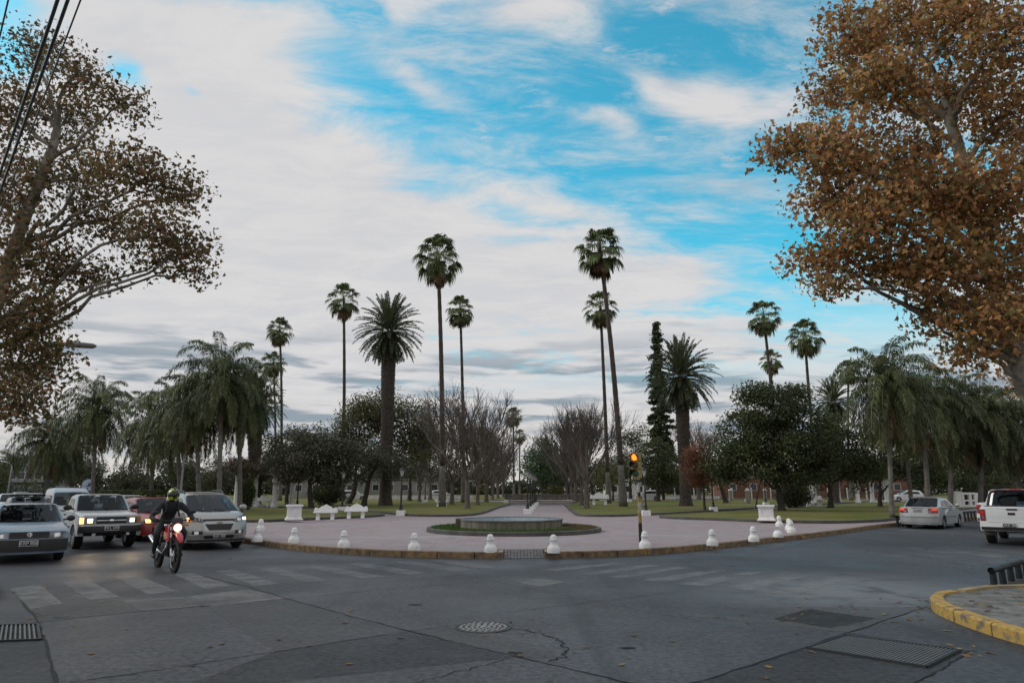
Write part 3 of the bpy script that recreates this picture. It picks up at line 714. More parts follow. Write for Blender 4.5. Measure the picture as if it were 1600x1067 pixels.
# ---- palms
def strip_leaf(V, Q, C, P, S, W, col):               # a tapered ribbon along P (k,3) with side vectors S and widths W
    b = len(V)
    for p, s, w in zip(P, S, W): V.append(p + s * w); V.append(p - s * w); C.append(col); C.append(col)
    for i in range(len(P) - 1): Q.append((b + 2 * i, b + 2 * i + 1, b + 2 * i + 3, b + 2 * i + 2))
def fan_crown_meshes(seed, n=46, rp=1.45, rb=.98, skirt=24):
    rng = np.random.default_rng(seed); V, Q, C = [], [], []; V2, Q2, C2 = [], [], []
    g = np.array([0, 0, -1.])
    def fan(az, el, dead):
        v, q, c = (V2, Q2, C2) if dead else (V, Q, C)
        d = np.array([math.cos(az) * math.cos(el), math.sin(az) * math.cos(el), math.sin(el)])
        L = rp * rng.uniform(.75, 1.15) * (1 if not dead else .8)
        if dead: d = unit(d + g * .3)
        bend = d * L + g * L * (.14 + .26 * (1 - abs(math.sin(el))))
        pet = bez(np.zeros(3), d * L * .6, bend, 5)
        side = unit(np.cross(d, np.array([0, 0, 1.]) + rng.normal(size=3) * .05)); t = unit(pet[-1] - pet[-2])
        col = np.array([.11, .14, .055]) * rng.uniform(.6, 1.25) if not dead else np.array([.18, .125, .07]) * rng.uniform(.5, 1.15)
        strip_leaf(v, q, c, pet, [side] * 5, [.035, .03, .026, .022, .02], (np.array([.16, .15, .06]) if not dead else col * .8))
        m = 19; R_ = rb * rng.uniform(.85, 1.12) * (1 if not dead else .85)
        nrm = np.cross(side, t)
        for i in range(m):
            a = (i / (m - 1) - .5) * 2 * (1.75 if not dead else .75) + rng.normal() * .03
            dr = t * math.cos(a) + side * math.sin(a) + nrm * .10 * abs(math.sin(a))
            l = R_ * (.72 + .28 * math.cos(a)) * rng.uniform(.9, 1.08)
            p = [pet[-1], pet[-1] + dr * l * .32, pet[-1] + dr * l * .62 + g * l * .04]
            hang = unit(dr * .55 + g * (.8 if not dead else 1.3) + rng.normal(size=3) * .12)
            p.append(p[-1] + hang * l * .28); p.append(p[-1] + unit(hang + g * .8) * l * .28)
            sv = unit(np.cross(dr, nrm) + nrm * rng.uniform(-.5, .5))
            strip_leaf(v, q, c, p, [sv] * 5, [.015, .055, .055, .03, .006], col * rng.uniform(.8, 1.2))
    for i in range(n):
        f = (i + .5) / n
        el = R(86) - f * R(150) + rng.normal() * .12
        fan(i * 2.39996 + rng.normal() * .15, el, False)
    for i in range(skirt):
        fan(i * 2.39996 + rng.normal() * .2, -R(rng.uniform(30, 72)), True)
    a = np_mesh('crown', np.array(V), np.array(Q), np.array(C))
    V2 = np.array(V2); V2[:, 2] = V2[:, 2] * 1.15 - .15
    b = np_mesh('skirt', V2, np.array(Q2), np.array(C2))
    return a, b
FAN = [fan_crown_meshes(s, n, skirt=k) for s, n, k in ((1, 44, 13), (2, 38, 9), (3, 50, 18))]
M_palmleaf = leaf_mat('palm_leaf', trans=.22, rough=.45)
M_deadleaf = leaf_mat('dead_palm_leaf', (.8, .75, .7), trans=.15, rough=.8)
def fan_palm(label, base, top, width, var=0, r=.22, group='tall fan palms', greybase=True):
    """width: overall crown width in metres; top: crown centre"""
    base, top = Vector(base), Vector(top)
    o = empty('fan_palm', base, 0, label, 'palm', group)
    rel = top - base; H = rel.z
    b = MB(); n = 40; rng = random.Random(int(abs(base.x) * 100)); pts, rad = [], []
    bow = Vector((-rel.x * .16, 0, 0))
    for i in range(n + 1):
        f = i / n
        pts.append(Vector((rel.x * f, rel.y * f, H * f)) + bow * math.sin(math.pi * f))
        rr = r * (1.55 - .9 * f / .12 * .6) if f < .12 else r * (1.02 - .38 * f)
        rad.append(max(rr, r * .5) * (1 + (.06 if i % 2 else -.03)) if f > .1 else rr)
    k = 6
    if greybase:
        b.tube(pts[:k + 1], rad[:k + 1], 12); b.build('trunk_base', M_palmgrey, o, 180)
        b = MB()
    b.tube(pts[k if greybase else 0:], rad[k if greybase else 0:], 12); b.build('trunk', M_palmbark, o, 180)
    s = width / 4.3
    for nm, me, m in (('crown', FAN[var][0], M_palmleaf), ('skirt', FAN[var][1], M_deadleaf)):
        c = link(nm, me, m, o, None); c.location = rel; c.scale = (s, s, s); c.rotation_euler = (0, 0, rng.uniform(0, 6))
    return o

def frond(V, Q, C, rng, o, az, el, L, curve, lmax, nl, lw, hang, col, vee=.35, stiff=.6, rach=(.13, .13, .05)):
    """one feather frond: arching rachis with leaflets down both sides"""
    g = np.array([0, 0, -1.]); d = np.array([math.cos(az) * math.cos(el), math.sin(az) * math.cos(el), math.sin(el)])
    k = 12; P = [np.array(o, float)]; dd = d
    for i in range(k):
        dd = unit(dd + g * curve * (.35 + 1.3 * i / k) / k * 2.2); P.append(P[-1] + dd * L / k)
    P = np.array(P); T = unit(np.gradient(P, axis=0))
    side0 = unit(np.cross(d, np.array([0, 0, 1.])) if abs(d[2]) < .985 else np.array([-math.sin(az), math.cos(az), 0]))
    strip_leaf(V, Q, C, P, [side0] * (k + 1), np.linspace(.05, .01, k + 1), np.array(rach))
    for i in range(nl):
        s = .10 + .9 * (i + .5) / nl
        x = s * k; j = min(int(x), k - 1); fr = x - j
        p = P[j] * (1 - fr) + P[j + 1] * fr; t = T[j]; up = np.cross(side0, t)
        l = lmax * (math.sin(math.pi * min(1, .12 + .80 * s)) ** .7) * rng.uniform(.85, 1.12)
        for sg in (-1, 1):
            v = unit(side0 * sg * .8 + t * stiff + up * vee * rng.uniform(.3, 1.6) * (1 if hang < .4 else rng.uniform(-1, 1)))
            e1 = p + unit(v + g * hang * .4) * l * .5
            e2 = e1 + unit(v + g * hang * 2.2 + rng.normal(size=3) * .1) * l * .5
            w = unit(np.cross(v, up) + rng.normal(size=3) * .45) * lw
            b = len(V); c = col * rng.uniform(.75, 1.25)
            V += [p, e1 + w, e2, e1 - w]; C += [c] * 4; Q.append((b, b + 1, b + 2, b + 3))
def date_crown_mesh(seed=5):
    rng = np.random.default_rng(seed); V, Q, C = [], [], []
    n = 120
    for i in range(n):
        f = (i + .5) / n; el = R(86) - R(152) * f ** .95 + rng.normal() * .07
        green = np.array([.09, .112, .06]) * rng.uniform(.65, 1.2)
        L = 3.7 * rng.uniform(.88, 1.05) * (.82 if f > .8 else 1)
        z = .5 - f * 1.2
        frond(V, Q, C, rng, (.22 * math.cos(i * 2.4), .22 * math.sin(i * 2.4), z), i * 2.39996 + rng.normal() * .1, el, L,   .34 + .3 * f, .44, 58, .040, .10, green, vee=.5, stiff=.9)
    n2 = 18
    for i in range(n2):
        frond(V, Q, C, rng, (.3 * math.cos(i * 2.4), .3 * math.sin(i * 2.4), -.8), i * 2.39996, -R(rng.uniform(50, 75)), 2.6, .3, .34, 26, .022, .5, np.array([.14, .10, .06]) * rng.uniform(.6, 1.1))
    return np_mesh('crown', np.array(V), np.array(Q), np.array(C))
DATE = date_crown_mesh()
def date_palm(label, base, top, width, r=.5, group='stout date palms'):
    base, top = Vector(base), Vector(top)
    o = empty('date_palm', base, 0, label, 'palm', group); rel = top - base
    H = rel.z; b = MB(); n = max(int(H / .12), 10); rng = random.Random(int(abs(base.x * 10)))
    pts = [Vector((rel.x * i / n, rel.y * i / n, (H - .2) * i / n)) for i in range(n + 1)]
    rad = [r * (1.0 + .30 * max(0, 1 - i / n / .08) ** 2 + .28 * max(0, (i / n - .45)) / .55) * (1 + (.03 if i % 2 else -.02)) for i in range(n + 1)]
    b.tube(pts, rad, 18)
    for i in range(int(H * 55)):                     # stubs of cut fronds in spirals
        f = i / (H * 55); f = .30 + .69 * f
        a = i * 2.39996; p = Vector((rel.x * f, rel.y * f, (H - .2) * f)); rr = r * (1.0 + .28 * max(0, (f - .45)) / .55)
        dv = Vector((math.cos(a), math.sin(a), .7)).normalized()
        q = p + Vector((math.cos(a), math.sin(a), 0)) * rr * .93
        b.tube([q, q + dv * .13 * rng.uniform(.6, 1.3)], [.075, .04], 4)
    b.build('trunk', M_palmbark, o, 30)
    c = link('crown', DATE, M_palmleaf, o, None); s = width / 7.2; c.location = rel; c.scale = (s, s, s); c.rotation_euler = (0, 0, rng.uniform(0, 6))
    return o
def queen_crown_mesh(seed):
    rng = np.random.default_rng(seed); V, Q, C = [], [], []; n = 46
    for i in range(n):
        f = (i + .5) / n; el = R(80) - R(112) * f + rng.normal() * .12
        green = np.array([.092, .112, .046]) * rng.uniform(.55, 1.3)
        frond(V, Q, C, rng, (0, 0, .3 - .5 * f), i * 2.39996 + rng.normal() * .2, el, 4.3 * rng.uniform(.8, 1.15), 1.15 + .75 * f, .74, 76, .034, 1.0, green, vee=.5, stiff=.35)
    for i in range(14):
        frond(V, Q, C, rng, (0, 0, -.2), i * 2.39996 + 1, -R(rng.uniform(20, 50)), 3.6, 1.6, .6, 40, .026, 1.0, np.array([.20, .135, .07]) * rng.uniform(.5, 1.0))
    return np_mesh('crown', np.array(V), np.array(Q), np.array(C))
QUEEN = [queen_crown_mesh(11), queen_crown_mesh(12)]
def queen_palm(label, base, top, size=1.0, var=0, rot=0.0, group='drooping feather palms', r=.2):
    base, top = Vector(base), Vector(top); rel = top - base
    o = empty('feather_palm', base, 0, label, 'palm', group)
    b = MB(); n = 24
    b.tube([Vector((rel.x * i / n, rel.y * i / n, rel.z * i / n)) for i in range(n + 1)], [r * (1.05 + .3 * max(0, 1 - i / 5) ** 2 - .25 * i / n) for i in range(n + 1)], 10)
    b.build('trunk', M_palmgrey, o, 180)
    c = link('crown', QUEEN[var], M_palmleaf, o, None); c.location = rel; c.scale = (size,) * 3; c.rotation_euler = (0, 0, rot)
    return o
def conifer(label, base, H, rad, seed, pal, name='cypress', cat='conifer', leaf=.22, n=9000, dens_top=.3, layered=False, trunk_show=.1, group=None, r=.22):
    rng = np.random.default_rng(seed)
    o = empty(name, base, 0, label, cat, group)
    b = MB(); b.tube([(0, 0, 0), (0, 0, H * .5), (0, 0, H * .97)], [r, r * .6, .02], 8)
    C, cols = [], []; lay = []
    nb = 190 if layered else 150
    for i in range(nb):
        f = (i + .5) / nb; z = H * (trunk_show + (1 - trunk_show) * f)
        prof = (1 - f) ** .75 * (.75 + .25 * math.sin(i * 1.9)) + .03
        L = rad * prof; a = i * 2.39996
        if layered: L *= rng.uniform(.5, 1.2); a = rng.uniform(0, 6.283); z += rng.uniform(-.3, .3)
        tip = np.array([math.cos(a) * L, math.sin(a) * L, z + (-.12 * L if layered else .35 * L)])
        b.tube([(0, 0, z), tuple(tip)], [.04, .01], 4, caps=False)
        m = int(n / nb * (prof + .15) * 1.7)
        t = rng.uniform(.15, 1, m) ** .7
        q = np.array([0, 0, z]) + (tip - np.array([0, 0, z])) * t[:, None] + rng.normal(size=(m, 3)) * (np.array([.17, .17, .10]) * (rad * .35 + .1) if layered else np.array([.3, .3, .4]) * rad * .45 * (prof + .12))
        C.append(q); cols.append(pick(rng, pal, [1] * len(pal), m) * rng.uniform(.6, 1.3))
    b.build('trunk', M_bark, o, 180)
    C = np.concatenate(C); cols = np.concatenate(cols)
    V, Q = leaf_quads(C, rng, leaf, .5, droop=-.2 if not layered else .3)
    V[:, 2] = np.maximum(V[:, 2], .05)
    link('crown', np_mesh('crown', V, Q, np.repeat(cols, 4, 0)), M_leafdark, o, None)
    return o
def shrub(name, label, cat, base, rad, seed, pal, leaf=.1, n=5000, box=False, group=None, flowers=None):
    rng = np.random.default_rng(seed); o = empty(name, base, 0, label, cat, group)
    if box: C = rng.uniform(-1, 1, (n, 3)); i = rng.integers(0, 3, n); m = rng.uniform(size=n) < .75; C[np.arange(n)[m], i[m]] = np.sign(C[np.arange(n)[m], i[m]]) * rng.uniform(.86, 1.03, m.sum())
    else: C = unit(rng.normal(size=(n, 3))) * rng.uniform(.45, 1.05, (n, 1)); C *= 1 + .16 * np.sin(C[:, :1] * 5 + 1) * np.cos(C[:, 1:2] * 6)
    C = C * np.array(rad) + np.array([0, 0, rad[2]])
    pl = pal + ([flowers] * 2 if flowers else [])
    cols = pick(rng, pl, [1] * len(pl), n) * rng.uniform(.6, 1.3, (n, 1))
    V, Q = leaf_quads(C, rng, leaf); V[:, 2] = np.maximum(V[:, 2], .02)
    b = MB()
    for j in range(7):
        a = j * .9; b.tube([(0, 0, 0), (math.cos(a) * rad[0] * .35, math.sin(a) * rad[1] * .35, rad[2] * .8), (math.cos(a) * rad[0] * .6, math.sin(a) * rad[1] * .6, rad[2] * 1.5)], [.03, .02, .008], 5)
    b.build('stem', M_bark, o, 180)
    link('foliage', np_mesh('foliage', V, Q, np.repeat(cols, 4, 0)), M_leafdark, o, None)
    return o
# ------------------------------------------------------------------ vegetation: where it stands
ZG = ZP + .1
def P3(px, py, Y): v = PX(px, py, Y); return np.array(v)
# tall fan palms: base pixel, distance, crown centre pixel, crown width in pixels
def place_fan(label, bx, Y, cx, cy, wpx, var, **k):
    base = at(bx, Y, ZG); top = PX(cx, cy, Y + .01)
    return fan_palm(label, base, top, wpx / F * Y * 1.04, var, **k)
place_fan('tallest fan palm on the left of the middle walk, bare trunk with pale foot', 691, 62, 684, 398, 80, 0, r=.25)
place_fan('tall fan palm leaning left over its shorter neighbour on the right lawn', 974, 62, 937, 388, 80, 2, r=.27)
place_fan('shorter fan palm just behind the leaning palm', 951, 76, 938, 478, 58, 1, r=.23)
place_fan('slimmer fan palm standing behind the tallest palm of the left lawn', 724, 80, 719, 482, 50, 2, r=.22)
place_fan('slender fan palm left of the stout date palm with black dark trunk', 534, 86, 537, 466, 56, 1, r=.24)
place_fan('thin fan palm above the drooping feather palms on the left', 437, 92, 437, 514, 44, 0, r=.2)
place_fan('low fan palm with its crown tucked against a taller thin trunk', 428, 112, 427, 566, 40, 2, r=.2)
place_fan('fan palm rising out of the big round evergreen tree', 1222, 84, 1193, 492, 56, 1, r=.24)
place_fan('fan palm leaning left between evergreen crown and the feather palms', 1278, 88, 1257, 522, 58, 0, r=.24)
place_fan('small distant fan palm peeping over the evergreen beside a taller trunk', 1214, 120, 1205, 562, 38, 1, r=.22)
place_fan('far fan palm above the end of the middle walk', 803, 150, 802, 648, 30, 0, r=.24)
place_fan('very far fan palm half hidden beside the walk', 812, 175, 812, 680, 22, 1, r=.22)
place_fan('fan palm crown showing left of the pale feather palm', 1330, 95, 1326, 578, 38, 2, r=.2)
place_fan('fan palm tip showing over the pale feather palm', 1380, 105, 1378, 568, 34, 0, r=.2)

def place_date(label, bx, Y, cx, cy, wpx, r): return date_palm(label, at(bx, Y, ZG), PX(cx, cy, Y + .01), wpx / F * Y, r)
place_date('stout date palm with thick dark trunk on the left lawn', 602, 66, 608, 517, 112, .56)
place_date('stout date palm beside the thin spire conifer on the right lawn', 1072, 64, 1064, 588, 116, .52)
place_date('date palm half hidden behind the drooping feather palms on the left', 398, 62, 398, 632, 96, .5)
place_date('small date palm behind the dark evergreen crowns on the right', 1304, 80, 1302, 628, 70, .5)

def place_queen(label, bx, Y, cx, cy, size, var, rot, r=.15): return queen_palm(label, at(bx, Y, ZG), PX(cx, cy, Y), size * .92, var, rot, r=r)
place_queen('large feather palm with shaggy crown behind the silver minivan', 342, 44, 346, 592, 1.0, 0, 0)
place_queen('feather palm crowding the right flank of the largest left palm', 375, 47, 374, 622, .95, 1, 1)
place_queen('feather palm hanging low behind the motorcyclist', 312, 45, 306, 634, .95, 1, 2)
place_queen('feather palm with a dark slim trunk behind the red car', 282, 48, 276, 648, .95, 0, 3)
place_queen('feather palm with drooping skirt behind the white pickup', 236, 52, 240, 668, 1.0, 1, 4)
place_queen('tall arching feather palm alone above the van', 143, 56, 152, 640, 1.05, 0, 5)
place_queen('feather palm leaning over the hedge at the far left', 72, 60, 78, 690, 1.0, 1, .6)
place_queen('feather palm between the arching palm and the left hedge', 112, 64, 110, 704, .95, 0, 1.7)
place_queen('feather palm far down the left street', 16, 95, 16, 722, .7, 1, 2.9)
place_queen('pale green feather palm with rusty hanging fronds beside the silver sedan', 1394, 38, 1386, 606, 1.0, 0, 2.2, .12)
place_queen('feather palm behind the silver sedan roof', 1452, 44, 1440, 630, 1.0, 1, .4)
place_queen('feather palm between sedan and white gateway', 1484, 46, 1490, 652, 1.05, 0, 1.1)
place_queen('feather palm over the white gateway', 1532, 46, 1534, 650, 1.05, 1, 2.0)
place_queen('feather palm behind the white pickup trucks', 1592, 48, 1590, 668, 1.05, 0, 3.4)
place_queen('feather palm filling the gap behind the sedan', 1425, 56, 1410, 648, 1.05, 1, 5.0)

# bare trees in two rows along the middle walk
bt = bare_tree('bare_tree', 'first bare tree of the left row, pale trunk beside the walk', at(730, 55, ZG), 10.2, 1.05, 3, 'bare trees along the middle walk')
bt2 = bare_tree('bare_tree', 'first bare tree of the right row, pale trunk beside the walk', at(917, 55, ZG), 8.6, .85, 8, 'bare trees along the middle walk')
for i, (px, Y, s, lab, src) in enumerate([
    (746, 68, .95, 'second bare tree of the left row', bt2), (760, 82, 1.0, 'third bare tree of the left row', bt), (770, 97, 1.0, 'fourth bare tree of the left row', bt2), (778, 115, 1.0, 'fifth bare tree of the left row, russet twigs', bt),
    (786, 136, 1.0, 'last bare tree of the left row', bt2), (909, 66, .95, 'second bare tree of the right row', bt2), (900, 79, 1.0, 'third bare tree of the right row', bt), (893, 95, .9, 'fourth bare tree of the right row', bt2), (886, 120, 1.0, 'last bare tree of the right row', bt),
    (706, 70, .9, 'bare tree standing between the tallest palm and the left row', bt), (655, 84, .95, 'bare tree behind the lamp post on the left lawn', bt2), (1092, 105, 1.25, 'distant bare tree right of the stout date palm', bt), (672, 100, 1.2, 'distant bare tree left of the tallest palm', bt)]):
    c = copy_tree(src); c.location = at(px, Y, ZG); c.rotation_euler = (0, 0, i * 1.3); c.scale = (s, s, s); c['label'] = lab + ', leafless'

OLIVE = [(.062, .068, .034), (.085, .085, .038), (.045, .05, .028)]
GREY = [(.088, .09, .06), (.118, .115, .078), (.07, .073, .052)]
DARK = [(.05, .068, .03), (.078, .098, .042), (.115, .13, .058)]
MID = [(.05, .075, .03), (.07, .095, .035), (.04, .06, .025)]
YEL = [(.15, .14, .045), (.105, .11, .042), (.085, .09, .04)]
def px_tree(name, label, cat, bx, Y, trunk_px, r0, blobs_px, leaf, pal, seed, w=None, depth=.9, ymul=None, **k):
    base = np.array(at(bx, Y, ZG))
    T = [(0, 0, 0)] + [tuple(P3(x, y, Y) - base) for x, y in trunk_px]
    B = []
    for (x, y, rx, ry, n, *dy) in blobs_px:
        YY = Y + (dy[0] if dy else 0); s = YY / F
        B.append((P3(x, y, YY) - base, (rx * s, max(rx, ry) * s * depth, ry * s), n))
    return crown_tree(name, label, cat, base, T, r0, B, leaf, pal, w or [1] * len(pal), seed, **k)
px_tree('broad_tree', 'grey green spreading tree in the left lawn with forked dark trunk', 'tree', 486, 58, [(484, 765), (486, 735), (492, 712)], .22,
        [(450, 725, 34, 26, 20), (490, 705, 44, 26, 26), (535, 715, 36, 28, 22), (475, 735, 40, 18, 16), (520, 742, 30, 16, 14)], .17, GREY, 21, nleaf=190, sig=.5)
px_tree('broad_tree', 'wide sparse yellow green tree behind the stout date palm', 'tree', 545, 74, [(553, 768), (556, 735), (566, 710)], .34,
        [(560, 660, 44, 34, 22), (610, 645, 48, 30, 24), (655, 660, 40, 30, 18), (530, 690, 30, 28, 14), (600, 695, 50, 30, 18), (660, 700, 36, 28, 14), (575, 640, 30, 20, 12)], .19, YEL + GREY[:1], 22, nleaf=110, sig=.75, dens=1.9, lmat=M_leafdry)
px_tree('broad_tree', 'dark leaning tree behind the two white benches', 'tree', 568, 64, [(572, 770), (578, 745), (590, 725)], .28,
        [(540, 735, 40, 22, 16), (600, 725, 36, 22, 16), (575, 715, 40, 20, 16)], .17, GREY, 23, nleaf=150, sig=.55)
px_tree('broad_tree', 'grey tree left of the sparse yellow green tree', 'tree', 448, 70, [(448, 765), (450, 735)], .22, [(432, 700, 26, 24, 14), (462, 695, 34, 24, 18), (500, 685, 30, 22, 14)], .18, GREY, 24, nleaf=140, sig=.55)
px_tree('broad_tree', 'dark tree filling the left lawn behind the lamp posts', 'tree', 640, 92, [(640, 765), (642, 735)], .3, [(620, 735, 40, 24, 20), (665, 730, 40, 26, 20), (645, 712, 44, 24, 20)], .2, GREY + DARK[:1], 25, nleaf=70, sig=.7)
px_tree('broad_tree', 'dull green tree beyond the bare trees of the left row', 'tree', 700, 120, [(700, 768), (700, 745)], .3, [(690, 735, 40, 30, 20), (740, 745, 40, 24, 18), (770, 750, 30, 20, 14)], .24, OLIVE, 26, nleaf=70, sig=.8)
ev = px_tree('evergreen_tree', 'big round dark evergreen tree with a leaning trunk on the right lawn', 'tree', 1222, 50, [(1217, 770), (1212, 745), (1208, 715)], .24,
        [(1160, 680, 44, 40, 42), (1205, 640, 60, 42, 60), (1255, 665, 46, 48, 50), (1135, 725, 34, 32, 30), (1185, 720, 56, 40, 50), (1240, 725, 50, 36, 46), (1220, 690, 70, 46, 50), (1180, 615, 24, 14, 12), (1235, 612, 26, 14, 12), (1290, 715, 26, 34, 24)], .17, DARK, 31, nleaf=95, sig=.42)
px_tree('evergreen_tree', 'dark evergreen tree right of the big round one, behind the columns', 'tree', 1298, 58, [(1297, 765), (1296, 735)], .24,
        [(1290, 690, 40, 44, 44), (1330, 700, 38, 46, 40), (1345, 735, 30, 24, 20), (1275, 735, 30, 24, 20)], .19, DARK, 32, nleaf=90, sig=.5)
px_tree('evergreen_tree', 'dark evergreen clump under the feather palms at right', 'tree', 1375, 62, [(1375, 765), (1375, 740)], .2, [(1375, 715, 36, 40, 36), (1420, 720, 36, 36, 30), (1470, 725, 40, 34, 30)], .2, DARK, 33, nleaf=80, sig=.55)
px_tree('evergreen_tree', 'dark evergreen mass behind the white gateway', 'tree', 1540, 66, [(1540, 765), (1540, 740)], .2, [(1500, 725, 40, 36, 34), (1550, 715, 44, 40, 40), (1600, 710, 44, 46, 40), (1650, 710, 44, 46, 40)], .22, DARK, 34, nleaf=80, sig=.6)
px_tree('pine_tree', 'dark pine with low dense branches beside the traffic light', 'tree', 1028, 88, [(1028, 765), (1028, 720), (1030, 690)], .3,
        [(1010, 735, 34, 20, 22), (1045, 730, 36, 26, 26), (1025, 705, 30, 20, 20), (1060, 745, 24, 18, 14), (1020, 745, 34, 14, 16)], .2, DARK, 35, nleaf=90, sig=.55)
px_tree('green_tree', 'olive green tree behind the leaning palm on the right lawn', 'tree', 985, 98, [(985, 768), (985, 735)], .28,
        [(975, 700, 26, 30, 22), (995, 680, 22, 26, 18), (960, 735, 28, 24, 18), (1000, 725, 26, 28, 18)], .22, [(.085, .095, .045), (.07, .08, .04), (.10, .10, .045)], 36, nleaf=70, sig=.7)
px_tree('orange_tree', 'small rusty orange autumn tree left of the big evergreen', 'tree', 1101, 52, [(1100, 772), (1098, 750), (1096, 730)], .1,
        [(1092, 712, 17, 20, 20), (1080, 725, 13, 16, 11), (1100, 738, 15, 18, 16), (1088, 748, 12, 11, 8)], .10, [(.24, .10, .05), (.2, .085, .045), (.16, .08, .05)], 37, nleaf=150, sig=.3, lmat=M_leafdry)
px_tree('willow_tree', 'green weeping willow at the end of the middle walk', 'tree', 848, 128, [(848, 765), (848, 730)], .3,
        [(845, 705, 20, 22, 30), (832, 725, 14, 26, 26), (860, 722, 13, 28, 26), (846, 740, 20, 22, 26)], .3, [(.085, .135, .06), (.07, .115, .052)], 38, nleaf=70, sig=.8, droop=2.5)
px_tree('broad_tree', 'dim tree beyond the bare trees of the right row', 'tree', 925, 118, [(925, 768), (925, 740)], .28, [(920, 730, 32, 28, 20), (950, 745, 28, 22, 16), (900, 745, 24, 20, 12)], .25, OLIVE + GREY, 39, nleaf=65, sig=.8)
px_tree('broad_tree', 'low yellowish tree behind the right bare trees', 'tree', 958, 90, [(958, 772), (958, 755)], .16, [(955, 745, 20, 16, 14), (940, 752, 14, 12, 8)], .2, YEL, 40, nleaf=60, sig=.5)
px_tree('broad_tree', 'leaning broad tree between the stout date palm and the evergreen', 'tree', 1135, 78, [(1128, 765), (1120, 742)], .28, [(1110, 735, 30, 22, 18), (1145, 730, 34, 24, 20)], .2, DARK + GREY[:1], 41, nleaf=70, sig=.6)
px_tree('young_tree', 'thin young tree left of the big evergreen trunk', 'tree', 1181, 56, [(1184, 768), (1190, 745), (1192, 738)], .07, [(1188, 735, 16, 9, 12)], .13, DARK, 42, nleaf=60, sig=.3)
conifer('tall thin spire conifer behind the stout date palm', at(1037, 100, ZG), float((PX(1035, 505, 100) - at(1037, 100, ZG)).z), 3.3, 51, DARK[:2], 'spire_conifer', leaf=.42, n=24000, layered=True)
conifer('narrow dark cypress behind the right row of bare trees', at(889, 130, ZG), float((PX(889, 645, 130) - at(889, 130, ZG)).z), 1.7, 52, DARK[:2], 'cypress', leaf=.3, n=8000)
conifer('lower dark cypress beside the willow', at(869, 150, ZG), float((PX(869, 692, 150) - at(869, 150, ZG)).z), 1.9, 53, DARK[:2], 'cypress', leaf=.35, n=6000)
conifer('small pointed conifer behind the bare tree of the right row', at(853, 165, ZG), float((PX(852, 682, 165) - at(853, 165, ZG)).z), 1.8, 54, DARK[:2], 'cypress', leaf=.35, n=6000)

# the far row of trees closing the park
far0 = crown_tree('background_tree', 'dark rounded tree in the far row closing the park', 'tree', at(600, 170, ZG), [(0, 0, 0), (0, 0, 3), (.2, 0, 6)], .35,
    [((0, 0, 7), (4.5, 4.5, 3), 40), ((3, 1, 5.5), (3, 3, 2.5), 22), ((-3, -1, 5.5), (3, 3, 2.5), 22), ((1, 0, 3.6), (4, 3, 1.6), 22)], .38, GREY + DARK, [1] * 6, 61, nleaf=55, sig=.8, group='trees in the far row')
far1 = crown_tree('background_tree', 'dark rounded tree in the far row closing the park', 'tree', at(700, 170, ZG), [(0, 0, 0), (0, 0, 2.5), (.2, 0, 5)], .3,
    [((0, 0, 5.6), (4, 4, 2.6), 36), ((3.5, 1, 4.4), (3, 3, 2), 20), ((-3.5, 0, 4.2), (3, 3, 2), 20), ((0, 0, 2.8), (4.5, 3, 1.4), 24)], .38, OLIVE + GREY, [1] * 6, 62, nleaf=55, sig=.8, group='trees in the far row')
rnd = random.Random(4)
for i, px in enumerate(list(range(20, 800, 62)) + list(range(905, 1640, 62))):
    o = (far0, far1)[i] if i < 2 else copy_tree((far0, far1)[i % 2])
    Y = rnd.uniform(160, 200); o.location = at(px + rnd.uniform(-14, 14), Y, ZG); s = rnd.uniform(.8, 1.15); o.scale = (s, s, s); o.rotation_euler = (0, 0, rnd.uniform(0, 6))

# shrubs and hedges
shrub('hedge', 'long clipped hedge across the left street', 'hedge', at(38, 78, .18), (2.6, .9, 1.15), 71, MID, .14, 7000, True)
shrub('hedge', 'dark low hedge behind the red car', 'hedge', at(212, 52, .18), (2.6, .6, .75), 72, DARK, .12, 6000, True)
shrub('round_bush', 'round dark bush under the grey green tree', 'bush', at(510, 66, ZG), (1.7, 1.4, 1.0), 73, DARK, .12, 7000)
shrub('round_bush', 'loose olive bush right of the evergreen trunk', 'bush', at(1242, 58, ZG), (1.5, 1.2, .95), 74, [(.06, .068, .03), (.05, .06, .03)], .12, 6000)
shrub('clipped_bush', 'dark upright clipped bush by the left pergola', 'bush', at(386, 52, ZG), (.5, .5, 1.2), 75, DARK, .1, 5000)
shrub('clipped_bush', 'dark wide bush beside the left pergola columns', 'bush', at(300, 50, ZG), (1.3, .7, 1.0), 76, DARK, .12, 5000)
shrub('hedge', 'dark hedge behind the white pickup trucks', 'hedge', at(1590, 62, ZG), (4.5, 1.0, 1.3), 77, DARK, .16, 7000, True)
shrub('round_bush', 'yellowish bush left of the right bare trees', 'bush', at(868, 118, ZG), (1.4, 1.2, 1.1), 78, YEL, .2, 3000)

